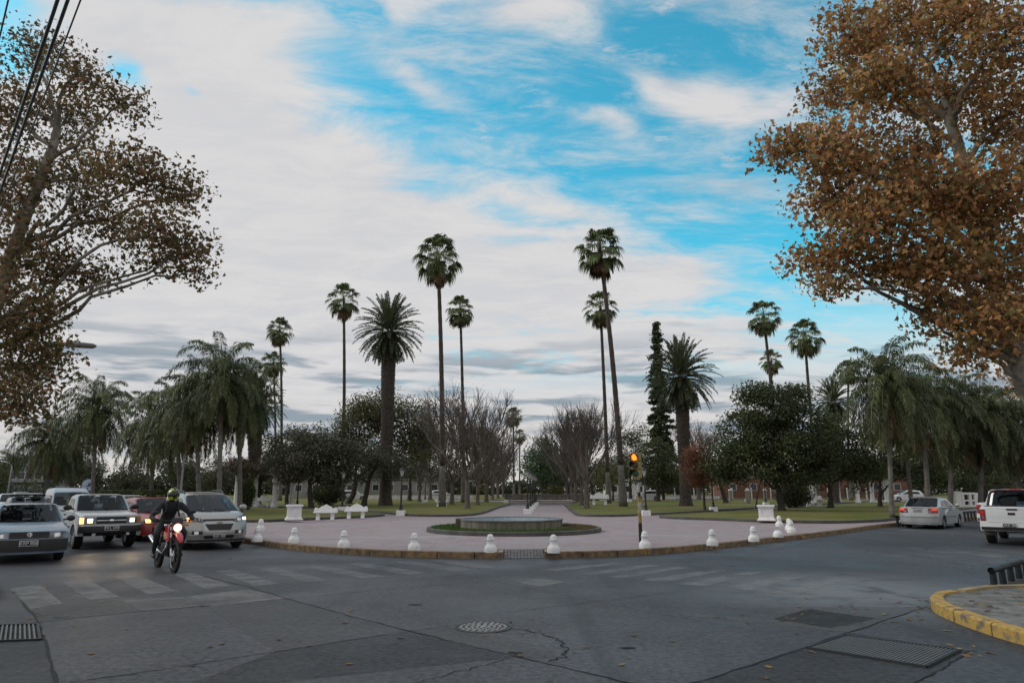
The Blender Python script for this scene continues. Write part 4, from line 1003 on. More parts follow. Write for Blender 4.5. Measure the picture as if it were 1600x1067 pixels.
# the two plane trees standing over the crossing
AUT_L = [(.16, .125, .055), (.20, .13, .06), (.11, .105, .045), (.26, .14, .065)]
AUT_R = [(.42, .22, .095), (.32, .175, .085), (.50, .27, .105), (.27, .225, .085), (.58, .42, .15)]
Yl = 19
def pl_tree(label, bx, Y, trunk_px, r0, blobs, leaf, pal, w, seed, **k):
    base = np.array(at(bx, Y, .0)); T = [(0, 0, 0)] + [tuple(P3(x, y, Y + dy) - base) for x, y, dy in trunk_px]
    B = []
    for (x, y, rx, ry, n, dy) in blobs:
        YY = Y + dy; s = YY / F * 1.15
        B.append((P3(x, y, YY) - base, (rx * s, max(rx, ry) * s * .9, ry * s), n))
    return crown_tree('plane_tree', label, 'tree', base, T, r0, B, leaf, pal, w, seed, group='autumn plane trees', bark=M_plane, lmat=M_leafdry, **k)
pl_tree('autumn plane tree with sparse olive brown leaves at the left kerb under the wires', -104, Yl, [(-60, 640, 0), (-20, 520, 0), (15, 400, .3), (60, 290, .5), (90, 200, .8)], .27,
    [(60, 85, 62, 34, 30, 1), (120, 115, 44, 30, 20, 0), (25, 170, 50, 50, 40, 1), (105, 190, 56, 42, 36, 2), (185, 165, 36, 24, 17, 0), (20, 290, 44, 60, 44, 0), (110, 280, 60, 44, 44, 1),
     (190, 260, 44, 36, 26, -1), (252, 290, 42, 30, 24, 0), (290, 302, 24, 20, 11, 1), (170, 345, 56, 36, 34, 1), (250, 360, 48, 30, 25, -1), (298, 392, 24, 26, 14, 0), (250, 405, 44, 22, 18, 1), (300, 422, 16, 12, 7, 0),
     (60, 400, 56, 44, 40, 0), (130, 425, 40, 24, 20, 1), (20, 490, 50, 46, 50, -1), (78, 480, 34, 28, 17, 0), (30, 570, 48, 36, 40, 0), (78, 558, 24, 20, 12, 1), (20, 620, 40, 26, 24, -1), (50, 640, 22, 14, 8, 0),
     (-60, 150, 60, 60, 40, 3), (-60, 300, 60, 70, 40, 3), (-50, 450, 50, 60, 30, 3)],
    .078, AUT_L, [3, 3, 1.5, 1.2], 81, lobed=True, nleaf=33, sig=.35, twig=.014, limb=.28)
pl_tree('dense rusty brown plane tree over the right corner pavement', 1640, 14.5, [(1625, 640, 0), (1590, 570, 0), (1560, 470, .2), (1530, 360, .3), (1500, 240, .5), (1478, 150, .8)], .25,
    [(1330, 60, 50, 40, 40, 0), (1400, 40, 60, 44, 50, 1), (1490, 40, 60, 50, 55, 0), (1570, 60, 50, 60, 50, -1), (1300, 140, 44, 36, 32, 1), (1390, 140, 60, 44, 55, -1), (1480, 150, 60, 44, 45, 1), (1570, 180, 50, 60, 55, 0),
     (1250, 230, 40, 26, 24, 0), (1310, 235, 50, 44, 46, -1), (1400, 250, 60, 50, 58, 0), (1290, 320, 44, 36, 34, 0), (1370, 340, 60, 44, 56, -1), (1460, 300, 60, 50, 56, -1), (1550, 300, 60, 60, 60, -1),
     (1320, 400, 40, 26, 24, 0), (1265, 405, 24, 10, 8, 0), (1290, 445, 26, 14, 10, 0), (1400, 415, 50, 34, 36, 0), (1470, 400, 56, 40, 48, -1), (1560, 410, 56, 50, 52, 0), (1480, 470, 44, 26, 22, 0), (1550, 500, 50, 36, 36, -1), (1600, 520, 36, 46, 30, 0),
     (1520, 545, 30, 18, 10, 0), (1590, 580, 26, 24, 12, 1), (1210, 240, 18, 8, 6, 0), (1640, 250, 60, 90, 50, 1), (1640, 450, 50, 70, 40, 1), (1450, 500, 18, 12, 6, 0)],
    .07, AUT_R, [4.5, 3, 3.5, 3, 1.2], 82, lobed=True, nleaf=36, sig=.27, twig=.012, dens=1.0, limb=.3)

# the far wood seen as one dark mass under and between the crowns
def far_wood():
    rng = np.random.default_rng(77); N = 60000
    x = rng.uniform(-230, 230, N); y = rng.uniform(205, 222, N)
    top = 5.2 + 2.2 * np.sin(x * .11) + 1.6 * np.sin(x * .31 + 1) + 1.1 * np.sin(x * .83 + y * .3)
    gap = np.abs(x) < 7
    top = np.where(gap, top * .5, top)
    z = ZG + top * rng.uniform(0, 1, N) ** .75
    cols = pick(rng, GREY + DARK + OLIVE, [1] * 9, N) * rng.uniform(.6, 1.3, (N, 1))
    V, Q = leaf_quads(np.stack([x, y, z], 1), rng, .9)
    tag(link('far_wood', np_mesh('far_wood', V, Q, np.repeat(cols, 4, 0)), M_leafdark, None, None), 'far off wood closing the view behind the park', kind='stuff')
far_wood()
# ------------------------------------------------------------------ buildings and walls at the back
M_brick = mat('red_brick_wall', (.20, .085, .06), .85, c2=(.13, .065, .05), scale=1.5, bump=.3)
M_greywall = mat('grey_render', (.27, .26, .25), .85, c2=(.2, .195, .19), scale=.7)
M_window = mat('dark_window', (.03, .036, .042), .12)
M_stone = mat('stone_wall', (.16, .145, .125), .85, c2=(.075, .068, .06), scale=2.6, bump=.8, bscale=9)
def building(label, x0, x1, Y, h, m, wins, roof_m, depth=8, doors=()):
    a, c = at(x0, Y, ZP), at(x1, Y, ZP); w = c.x - a.x
    o = empty('low_building', ((a.x + c.x) / 2, Y + depth / 2, ZP), 0, label, 'building')
    MB().box((0, 0, h / 2), (w, depth, h)).build('wall', m, o, bevel=.03)
    MB().box((0, 0, h + .1), (w + .6, depth + .6, .2)).build('roof', roof_m, o, bevel=.02)
    for i in range(wins):
        x = -w / 2 + w * (i + .5) / wins
        f = MB()
        for q in (-.62, .62): f.box((x + q, -depth / 2 - .02, h * .55), (.08, .1, 1.3))
        for q in (-.61, .61): f.box((x, -depth / 2 - .02, h * .55 + q), (1.16, .1, .08))
        f = f.build('window', M_white2, o)
        MB().box((x, -depth / 2 - .01, h * .55), (1.15, .05, 1.14)).build('pane', M_window, f)
    for x in doors:
        MB().box((x, -depth / 2 - .03, 1.1), (1.1, .1, 2.2)).build('door', M_plastic, o)
    return o
building('long low grey building behind the trees of the left lawn', 452, 560, 128, 3.3, M_greywall, 4, M_conc, doors=(2.5,))
building('pale building with white posts beyond the stout date palm on the left', 575, 690, 140, 3.5, M_greywall, 5, M_conc, doors=(-4.0,))
building('long red brick building behind the white columns', 1130, 1420, 128, 3.6, M_brick, 9, M_conc, doors=(-5, 6))
building('pale low building behind the bare trees of the right row', 950, 1010, 150, 3.0, M_white2, 3, M_conc)
building('pale building with blue panel far down the left street', 8, 62, 120, 7.0, mat('pale_facade', (.24, .26, .29), .8), 4, M_conc)
def wall_run(name, label, cat, p0, p1, h, t, m, z=ZP, cap=None):
    d = p1 - p0; c = (p0 + p1) / 2
    o = empty(name, (c.x, c.y, z), math.atan2(d.y, d.x), label, cat)
    MB().box((0, 0, h / 2), (d.length, t, h)).build('wall', m, o, bevel=.02)
    MB().box((0, 0, h + .04), (d.length + .06, t + .1, .08)).build('coping', cap or M_conc, o, bevel=.01)
    return o
wall_run('stone_wall', 'low stone wall closing the middle walk behind the steps', 'wall', at(788, 92), at(936, 92), .85, .4, M_stone)
wall_run('low_wall', 'long low white wall along the back of the left lawn', 'wall', at(560, 112), at(740, 112), .7, .3, M_white2)
wall_run('low_wall', 'long low white wall along the back of the right lawn', 'wall', at(950, 112), at(1125, 112), .55, .3, M_white2)
# iron fence in front of the brick building
fo = empty('iron_fence', at(1220, 104, ZP), 0, 'dark railing fence in front of the red brick building', 'fence')
w = at(1390, 104).x - at(1060, 104).x
b = MB()
for z in (.2, 1.5): b.box((0, 0, z), (w, .05, .06))
for i in range(int(w / .3)): b.box((-w / 2 + i * .3, 0, .8), (.03, .03, 1.6))
b.build('railing', M_black, fo)
for i in range(12): MB().box((-w / 2 + w * i / 11, 0, .9), (.14, .14, 1.8)).build('post', M_white2, fo)

# pergolas
def column_mesh(h, r):
    b = MB(); b.lathe([(r * 1.5, 0), (r * 1.5, .12), (r * 1.25, .16), (r * 1.15, .22), (r, .28), (r * .9, h - .25), (r * 1.05, h - .2), (r * 1.3, h - .1), (r * 1.35, h)], 16)
    return b.mesh('column')
def pergola(label, pxs, Y, h, vine=None, seed=0, r=.2, rows=1):
    c = at(sum(pxs) / len(pxs), Y, ZG); o = empty('pergola', c, 0, label, 'pergola'); me = column_mesh(h, r)
    xs = [at(p, Y, ZG).x - c.x for p in pxs]
    for i, x in enumerate(xs):
        k = link('column', me, M_white, o, 40); k.location = (x, (i % 2) * 2.4, 0)
    for y in (0, 2.4): MB().box((sum(xs) / len(xs), y, h + .11), (max(xs) - min(xs) + 1, .22, .22)).build('beam', M_white2, o, bevel=.01)
    if vine:
        rng = np.random.default_rng(seed); n = 9000
        C = rng.uniform(-1, 1, (n, 3)) * np.array([(max(xs) - min(xs)) / 2 + .8, 2.2, .55]) + np.array([sum(xs) / len(xs), 1.0, h + .5])
        C[:, 2] += .4 * np.sin(C[:, 0] * 1.7) + rng.normal(size=n) * .2
        cols = pick(rng, vine, [1] * len(vine), n) * rng.uniform(.6, 1.3, (n, 1))
        V, Q = leaf_quads(C, rng, .17); link('vine', np_mesh('vine', V, Q, np.repeat(cols, 4, 0)), M_leafdry, o, None)
    return o
pergola('white pergola columns under pink flowering vine on the left lawn', [368, 380, 397, 413, 428, 441], 60, 2.7, [(.05, .065, .025), (.07, .08, .03), (.04, .05, .02), (.34, .17, .24), (.09, .10, .035)], 1)
pergola('row of white pergola columns below the dark evergreens on the right', [1267, 1288, 1305, 1327, 1341, 1381, 1391, 1404], 80, 3.0, [(.03, .042, .02), (.045, .055, .025)], 2, r=.22)
# white gateway
def gateway():
    o = empty('gateway', at(1510, 60, ZG), R(-8), 'small white gateway wall with two dark openings beside the road', 'gateway')
    b = MB()
    b.box((-.62, 0, .6), (.5, .4, 1.2)); b.box((-.62, 0, 1.25), (.62, .52, .1)); b.box((-.62, 0, .06), (.6, .5, .12))
    for x in (-.3, .28, .75): b.box((x + .08, 0, .6), (.2 if x < .7 else .3, .3, 1.2))
    b.box((.27, 0, 1.13), (.9, .34, .18)); b.box((.27, 0, .55), (.9, .26, .14)); b.box((.27, 0, .1), (.9, .34, .2))
    b.build('wall', M_white, o, bevel=.015)
gateway()

# ------------------------------------------------------------------ plaza furniture
def lamp_post():
    o = empty('lamp_post', (0, 0, 0), 0, 'x', 'lamp post', 'black lantern posts on white blocks')
    MB().box((0, 0, .17), (.52, .52, .34), taper=.96).build('base_block', M_white, o, bevel=.015)
    b = MB(); b.lathe([(.13, .34), (.13, .42), (.10, .46), (.085, .62), (.095, .64), (.06, .7), (.052, 1.5), (.06, 1.52), (.048, 1.56), (.042, 2.25), (.07, 2.28), (.05, 2.33), (.06, 2.36)], 14)
    b.build('pole', M_black, o)
    l = MB(); l.lathe([(.075, 2.38), (.14, 2.72)], 6).build('lantern', mat('lantern_glass', (.5, .5, .48), .2, c2=(.36, .36, .34)), o, None)
    c = MB(); c.lathe([(.185, 2.72), (.17, 2.76), (.08, 2.86), (.03, 2.89), (.03, 2.93), (.01, 2.96)], 6)
    for i in range(6):
        a = i * math.pi / 3; c.tube([(.078 * math.cos(a), .078 * math.sin(a), 2.37), (.145 * math.cos(a), .145 * math.sin(a), 2.72)], .011, 4)
    c.build('lantern_cap', M_black, o, None)
    return o
LP = lamp_post()
for i, (p, lab) in enumerate([
    (G(626, 806, ZP), 'black lantern post on a white block left of the tallest palm, at the plaza edge'), (G(1009.5, 806, ZP), 'black lantern post on a white block just right of the traffic light'),
    (G(1115, 799, ZP), 'black lantern post on a white block before the rusty orange tree'), (at(824.4, 46, ZP), 'nearest lantern post of the row in the middle walk'),
    (at(828.6, 52, ZP), 'second lantern post of the row in the middle walk'), (at(831.8, 58.5, ZP), 'third lantern post of the row in the middle walk'), (at(834.8, 65, ZP), 'fourth lantern post of the row in the middle walk'),
    (at(837.6, 70, ZP), 'farthest lantern post of the row in the middle walk'), (G(405, 793, ZP), 'lantern post beside the left pergola'), (G(464, 793.5, ZP), 'lantern post behind the white pedestal on the left lawn'),
    (G(534, 799, ZP), 'lantern post standing between the two white benches'), (G(1197, 790, ZP), 'lantern post in front of the big evergreen tree'), (G(1266, 789, ZP), 'lantern post before the right pergola columns'),
    (at(984, 84, ZG), 'far lantern post left of the traffic light'), (at(791, 78, ZG), 'far lantern post left of the walk steps'), (at(890, 78, ZG), 'far lantern post right of the walk steps'), (at(1168, 86, ZG), 'far lantern post left of the evergreen trunk'), (at(664, 80, ZG), 'far lantern post behind the left bare trees')]):
    o = LP if i == 0 else copy_tree(LP); o.location = p; o['label'] = lab

def bollard_mesh(full=True):
    b = MB()
    pr = [(.165, 0), (.168, .04), (.165, .10), (.15, .145), (.12, .18), (.098, .205), (.094, .22)]
    pr += [(.092, .30), (.104, .312), (.104, .332), (.09, .342), (.086, .375), (.088, .385), (.078, .415), (.055, .442), (.022, .456), (0, .458)] if full else [(.07, .222), (0, .215)]
    b.lathe(pr, 22); return b
BOL = bollard_mesh().mesh('bollard'); BOLB = bollard_mesh(False).mesh('bollard_stump')
for i, (px, py, lab) in enumerate([(401.5, 846, 'white bollard beside the minivan, nearest the left end of the kerb'), (407, 829, 'white bollard set back behind the leftmost kerb bollard'), (458.5, 848, 'white bollard in front of the white pedestal on the left'),
    (537, 854.5, 'white bollard on the kerb below the two white benches'), (647, 859.5, 'white bollard on the kerb left of the round basin'), (766.5, 862.5, 'white bollard at the left side of the brick ramp'), (865, 863.5, 'white bollard at the right side of the brick ramp'),
    (1008, 856, 'white bollard at the foot of the traffic light'), (1113, 852, 'white bollard alone on the kerb right of the traffic light'), (1178, 845.5, 'white bollard left of the broken stump'),
    (1216, 839, 'broken white bollard reduced to a rounded stump'), (1237, 832, 'white bollard in front of its close twin on the right kerb'), (1233.5, 828, 'white bollard half hidden by the one before it'), (1218, 822, 'white bollard just before the right pedestal')]):
    o = link('bollard', BOLB if lab.startswith('broken') else BOL, M_white, None, 50); o.location = G(px, py, ZP); o.rotation_euler = (R((i % 3 - 1) * 1.5), 0, i)
    tag(o, lab, 'bollard', 'white bollards along the plaza kerb')
def pedestal(loc, rz, label, s=1.0):
    o = empty('pedestal', loc, rz, label, 'pedestal', 'white pedestals on the lawns'); b = MB()
    pr = [(.42, 0), (.42, .05), (.37, .09), (.335, .17), (.32, .30), (.315, .60)]
    vs, fs = [], []
    for h, z in pr: vs += [(-h, -h, z), (h, -h, z), (h, h, z), (-h, h, z)]
    for i in range(len(pr) - 1):
        for j in range(4): a, c = i * 4 + j, i * 4 + (j + 1) % 4; fs.append((a, c, c + 4, a + 4))
    fs += [(3, 2, 1, 0), tuple(range(len(vs) - 4, len(vs)))]
    b.add(vs, fs); b.build('body', M_white, o, bevel=.008)
    t = MB(); t.box((0, 0, .625), (.72, .72, .05)); t.box((0, 0, .69), (.80, .80, .08)); t.build('cap', M_white, o, bevel=.01)
    for k in range(4):
        q = MB(); c, s_ = math.cos(k * math.pi / 2), math.sin(k * math.pi / 2)
        for (u, z, wu, hz) in ((0, .56, .46, .03), (0, .22, .46, .03), (-.215, .39, .03, .31), (.215, .39, .03, .31)):
            d = .328; q.box((c * d - s_ * u, s_ * d + c * u, z), (.024, wu, hz), rz=k * math.pi / 2)
        q.build('panel_frame', M_white, o)
    o.scale = (s, s, s); return o
pedestal(G(459, 812, .26), R(20), 'white flared pedestal at the near edge of the left lawn')
pedestal(G(1198, 813, .26), R(-22), 'white flared pedestal at the near edge of the right lawn')

def white_bench():
    o = empty('garden_bench', (0, 0, 0), 0, 'x', 'bench', 'white scrolled garden benches')
    MB().box((0, -.05, .43), (1.2, .42, .07)).build('seat', M_white, o, bevel=.02)
    pts = [(-.6, .46)]
    for i in range(9): a = math.pi - i * math.pi / 8 * .9; pts.append((-.49 + .10 * math.cos(a + 0), .57 + .10 * math.sin(a)))
    for i in range(11): t = i / 10; pts.append((-.36 + .72 * t, .62 + .17 * math.sin(math.pi * t) + (.05 if i == 5 else 0)))
    for i in range(9): a = math.pi * .9 - i * math.pi / 8 * .9; pts.append((.49 + .10 * math.cos(a), .57 + .10 * math.sin(a)))
    pts += [(.6, .46)]
    poly = [(x, z) for x, z in pts][::-1]
    M = Matrix.Rotation(math.pi / 2, 4, 'X') @ Matrix.Identity(4)
    MB().prism(ccw([Vector((x, z)) for x, z in poly]), -.20, -.08, M).build('backrest', M_white, o, bevel=.02)
    for s in (-1, 1):
        pr = [(-.17, 0), (-.2, .06), (-.13, .14), (-.1, .25), (-.15, .34), (-.19, .4), (.17, .4), (.13, .32), (.1, .22), (.13, .1), (.19, 0)]
        Mx = Matrix.Translation((s * .36, -.03, 0)) @ Matrix(((0, 0, 1, 0), (1, 0, 0, 0), (0, 1, 0, 0), (0, 0, 0, 1)))
        MB().prism(ccw([Vector(p) for p in pr]), -.09, .09, Mx).build('leg', M_white, o, bevel=.02)
    return o
BN = white_bench()
for i, (p, rz, lab, s) in enumerate([(G(508, 813.5, ZP), R(8), 'white scrolled bench nearer the pedestal at the left lawn edge', 1), (G(556, 811, ZP), R(4), 'white scrolled bench farther from the pedestal at the left lawn edge', 1.02),
    (at(937, 66, ZG), R(-5), 'white scrolled bench on the right lawn behind the bare tree', 1.5), (at(690, 62, ZG), R(10), 'white bench in the shade of the left bare trees', 1.0), (at(411, 61, ZG), 0, 'white bench under the left pergola', 1.2), (at(1272, 62, ZG), 0, 'white bench beside the right pergola columns', 1.4)]):
    o = BN if i == 0 else copy_tree(BN); o.location = p; o.rotation_euler = (0, 0, rz); o.scale = (s, s, s); o['label'] = lab

# round planter bed with the stone basin
def fountain():
    c = at(803, 27.9, ZP); r = 3.43; n = 72
    circ = [Vector((c.x + r * math.cos(i * 2 * math.pi / n), c.y + r * math.sin(i * 2 * math.pi / n), 0)) for i in range(n)]
    b = MB(); ribbon_prism(b, circ + [circ[0]], .17, ZP - .02, ZP + .15, 1)
    o = b.build('planter_kerb', M_kerbdark, smooth=40); tag(o, 'round dark kerb ring of the planted bed in the plaza', 'planter ring')
    inner = [Vector((c.x + (r - .16) * math.cos(i * 2 * math.pi / n), c.y + (r - .16) * math.sin(i * 2 * math.pi / n), 0)) for i in range(n)]
    sheet('planting_bed', inner, ZP + .10, M_grass)
    rng = np.random.default_rng(3); N = 9000
    a = rng.uniform(0, 6.283, N); rr = np.sqrt(rng.uniform(2.25 ** 2, (r - .2) ** 2, N))
    P = np.stack([c.x + rr * np.cos(a), c.y + rr * np.sin(a), np.full(N, ZP + .11)], 1)
    dry = ((np.cos(a - .5) > .35)[:, None]) & (rng.uniform(size=(N, 1)) < .8)
    cols = np.where(dry, np.array([.16, .10, .06]), np.array([.065, .12, .025])) * rng.uniform(.6, 1.3, (N, 1))
    h = rng.uniform(.04, .11, N)[:, None]; d = rng.normal(size=(N, 3)) * .03; d[:, 2] = 0; s = unit(rng.normal(size=(N, 3)) * np.array([1, 1, 0])) * .012
    V = np.stack([P - s, P + s, P + d + np.array([0, 0, 1]) * h + s * .3, P + d + np.array([0, 0, 1]) * h - s * .3], 1).reshape(-1, 3)
    tag(link('grass', np_mesh('grass', V, np.arange(N * 4).reshape(N, 4), np.repeat(cols, 4, 0)), M_leafdark, None, None), kind='stuff', label='green and dried grass round the stone basin')
    cb = at(798.5, 28.75, ZP + .05)
    f = empty('fountain_basin', cb, 0, 'low round stone basin with streaked wall and still water', 'fountain'); R0 = 2.09
    m = bpy.data.materials.new('basin_stone'); m.use_nodes = True; k = NT(m.node_tree); p = k.n['Principled BSDF']
    tc = k.new('ShaderNodeTexCoord'); mp = k.new('ShaderNodeMapping'); k.l.new(tc.outputs['Object'], mp.inputs[0]); mp.inputs['Scale'].default_value = (3, 3, .35)
    s1 = k.ramp(k.noise(mp.outputs[0], 1.6, 6, .65), .38, .64); k.l.new(k.mix(s1, (.20, .18, .145), (.095, .09, .08)), p.inputs['Base Color']); p.inputs['Roughness'].default_value = .85
    bb = k.new('ShaderNodeBump'); bb.inputs['Strength'].default_value = .5; bb.inputs['Distance'].default_value = .02; k.l.new(k.noise(tc.outputs['Object'], 12, 5), bb.inputs['Height']); k.l.new(bb.outputs[0], p.inputs['Normal'])
    MB().lathe([(R0, 0), (R0, .335), (R0 - .12, .335), (R0 - .12, .02)], 80).build('wall', m, f, 40)
    MB().lathe([(R0 - .14, .334), (R0 + .03, .334), (R0 + .03, .372), (R0 + .01, .38), (R0 - .13, .38), (R0 - .14, .372), (R0 - .14, .334)], 80).build('rim', mat('basin_rim', (.17, .17, .165), .7, c2=(.09, .09, .088), scale=3, bump=.3), f, 40)
    MB().lathe([(0, .352), (R0 - .13, .352)], 64, caps=False).build('water', mat('basin_water', (.10, .17, .21), .3, bump=.6, bscale=5), f, None)
    MB().box((-R0 - .02, -.25, .2), (.24, .4, .4)).build('side_block', M_kerbdark, f, bevel=.02)
fountain()

# traffic light
def traffic_light():
    p = G(1001.5, 851, ZP); top = PX(996, 706, p.y).z - p.z
    o = empty('traffic_light', p, 0, 'traffic light on a black and yellow banded pole showing red', 'traffic light')
    M_py = mat('pole_yellow', (.42, .27, .06), .6, c2=(.22, .15, .05), scale=6); hz = top - .80
    zs = [0, .62, 1.38, hz + .3]
    for i, m in enumerate((M_black, M_py, M_black)):
        b = MB(); b.lathe([(.055 - .004 * i, zs[i]), (.055 - .004 * i, zs[i + 1])], 14); b.build('pole', m, o)
    s = MB(); rnd = random.Random(5)
    for z, a, w, h in ((1.62, -2.2, .12, .22), (1.95, -1.8, .1, .14), (1.15, -1.5, .11, .1), (1.05, -1.0, .1, .16), (.95, -1.9, .12, .06), (1.75, -1.2, .1, .1), (2.05, -2.0, .09, .12)):
        n = 5; vs = []
        for i in range(n + 1):
            t = a + (i / n - .5) * w / .052
            for q in (-.5, .5): vs.append((.0575 * math.cos(t), .0575 * math.sin(t), z + q * h + rnd.uniform(-.015, .015)))
        s.add(vs, [(2 * i, 2 * i + 2, 2 * i + 3, 2 * i + 1) for i in range(n)])
    s.build('torn_stickers', mat('torn_paper', (.5, .52, .55), .8, c2=(.25, .26, .28), scale=20), o, None)
    hd = R(-128)                                      # the head looks towards the left street
    M = Matrix.Translation((-.05, -.02, hz + .4)) @ Matrix.Rotation(hd, 4, 'Z')
    b = MB(); t = Matrix(M)
    def bx(c, sz): return [t @ Vector((c[0] + a * sz[0] / 2, c[1] + q * sz[1] / 2, c[2] + e * sz[2] / 2)) for e in (-1, 1) for a, q in ((-1, -1), (1, -1), (1, 1), (-1, 1))]
    F6 = [(3, 2, 1, 0), (4, 5, 6, 7), (0, 1, 5, 4), (1, 2, 6, 5), (2, 3, 7, 6), (3, 0, 4, 7)]
    for i in range(3): b.add(bx((0, 0, .245 - i * .245), (.2, .26, .238)), F6)
    h = b.build('signal_head', mat('signal_yellow', (.36, .25, .07), .55, c2=(.24, .18, .06), scale=7), o, bevel=.018)
    MB().tube([(-.05, -.02, hz + .76), (-.05, -.02, hz + .9)], .02, 8).build('finial', M_darkmetal, o)
    Rm = Matrix.Rotation(math.pi / 2, 4, 'Y')
    for i, m in enumerate((mat('red_signal_lit', (.9, .2, .03), .3, emit=(1, .16, .015), estr=3.2), mat('amber_signal_off', (.10, .06, .02), .15), mat('green_signal_off', (.02, .10, .07), .12))):
        T = M @ Matrix.Translation((.10, 0, .245 - i * .245)) @ Rm
        MB().lathe([(.098, 0), (.09, .015), (.06, .03), (0, .037)], 20, T).build('lens', m, h, None)
        v = MB(); n = 18; vs = []
        for j in range(n + 1):
            a = math.pi * (-.12 + 1.24 * j / n)
            for L in (0, .20): vs.append(M @ Vector((.10 + L * (1 if L == 0 else (.45 + .55 * max(0, math.sin(a)))), .112 * math.cos(a), .245 - i * .245 + .112 * math.sin(a))))
        v.add(vs, [(2 * j, 2 * j + 1, 2 * j + 3, 2 * j + 2) for j in range(n)])
        ob = v.build('visor', M_black if i else mat('visor_red_glow', (.05, .012, .01), .5), h, None)  # reddish cast of the lit lens is put into the top visor's colour
        sd = ob.modifiers.new('thick', 'SOLIDIFY'); sd.thickness = .006
traffic_light()

# pipe rails on short posts
def pipe_rail(label, pts, step, h, r):
    p0 = pts[0]; o = empty('pipe_rail', p0, 0, label, 'railing')
    L = [p - p0 for p in pts]
    MB().tube([p + Vector((0, 0, h)) for p in L], r, 14, caps=False).build('rail', M_darkmetal, o)
    e = MB(); d = (L[0] - L[1]).normalized()
    e.lathe([(0, 0), (r * .8, 0)], 14, Matrix.Translation(L[0] + Vector((0, 0, h)) - d * .03) @ d.to_track_quat('Z', 'Y').to_matrix().to_4x4()); e.build('rail_end', M_under, o)  # black disc painted for the shade inside the open pipe
    tot = sum((L[i + 1] - L[i]).length for i in range(len(L) - 1)); k = int(tot / step)
    for j in range(k + 1):
        s = min(j * step + .1, tot - .01); i = 0
        while s > (L[i + 1] - L[i]).length: s -= (L[i + 1] - L[i]).length; i += 1
        q = L[i].lerp(L[i + 1], s / (L[i + 1] - L[i]).length)
        MB().lathe([(r * 1.1, -.05), (r * .95, h - r * .5)], 10, Matrix.Translation(q)).build('post', M_darkmetal, o)
a, c = G(1552, 918, .0), G(1600, 901, .0)
pipe_rail('dark pipe rail on stub posts beside the right corner pavement', [a, a + (c - a) * 4], .62, .30, .055)
kk = [KR[-1] + Vector((.25, -.1, 0)), KR[-1] + RIGHT_DIR * 6, KR[-1] + RIGHT_DIR * 14, KR[-1] + RIGHT_DIR * 26]
pipe_rail('low pipe rail on stub posts along the kerb beside the silver sedan', [Vector((p.x, p.y, .05)) for p in kk], .55, .42, .06)

# covers in the road
def manhole():
    p = G(755, 980, 0); o = empty('manhole_cover', (p.x, p.y, 0), .3, 'round cast iron manhole cover with pale studs in the road', 'manhole cover')
    MB().lathe([(.37, -.03), (.37, .008), (.345, .010), (.345, .0)], 48).build('frame', M_darkmetal, o)
    MB().lathe([(.34, -.03), (.34, .007), (0, .009)], 48).build('cover', mat('cast_iron', (.06, .06, .062), .6, .3), o, None)
    b = MB()
    for r, n, w in ((.29, 22, .028), (.22, 16, .03), (.15, 11, .03), (.08, 6, .03)):
        for i in range(n): a = i * 6.2832 / n; b.box((r * math.cos(a), r * math.sin(a), .012), (w, w * 1.6, .008), rz=a)
    b.lathe([(.035, .008), (.035, .017), (0, .017)], 12); b.build('studs', mat('worn_iron', (.34, .34, .34), .55, .2), o)
manhole()
def grate(label, q, nb):
    P = [G(x, y, 0) for x, y in q]; c = sum(P, Vector()) / 4; L = [p - c for p in P]
    o = empty('drain_grate', c, 0, label, 'drain grate', 'slotted drain grates in the road')
    MB().add([(p.x * .99, p.y * .99, .0045) for p in L], [(0, 1, 2, 3)]).build('slot_shade', M_under, o, None)  # flat black sheet stands in for the shade beneath the bars
    f = MB()
    for i in range(4): f.tube([L[i] + Vector((0, 0, .008)), L[(i + 1) % 4] + Vector((0, 0, .008))], .022, 4)
    f.build('frame', M_darkmetal, o, None)
    b = MB()
    for i in range(1, nb):
        t = i / nb; b.tube([L[0].lerp(L[1], t) + Vector((0, 0, .010)), L[3].lerp(L[2], t) + Vector((0, 0, .010))], .0135, 4)
    b.build('bars', mat('grate_iron', (.15, .155, .16), .5, .3), o, None)
grate('slotted drain grate at the right, before the corner pavement', [(1262, 1013), (1448, 1043), (1500, 1017), (1322, 994)], 30)
grate('slotted drain grate at the left edge of the road', [(-40, 1004), (62, 1000), (58, 976), (-30, 979)], 13)

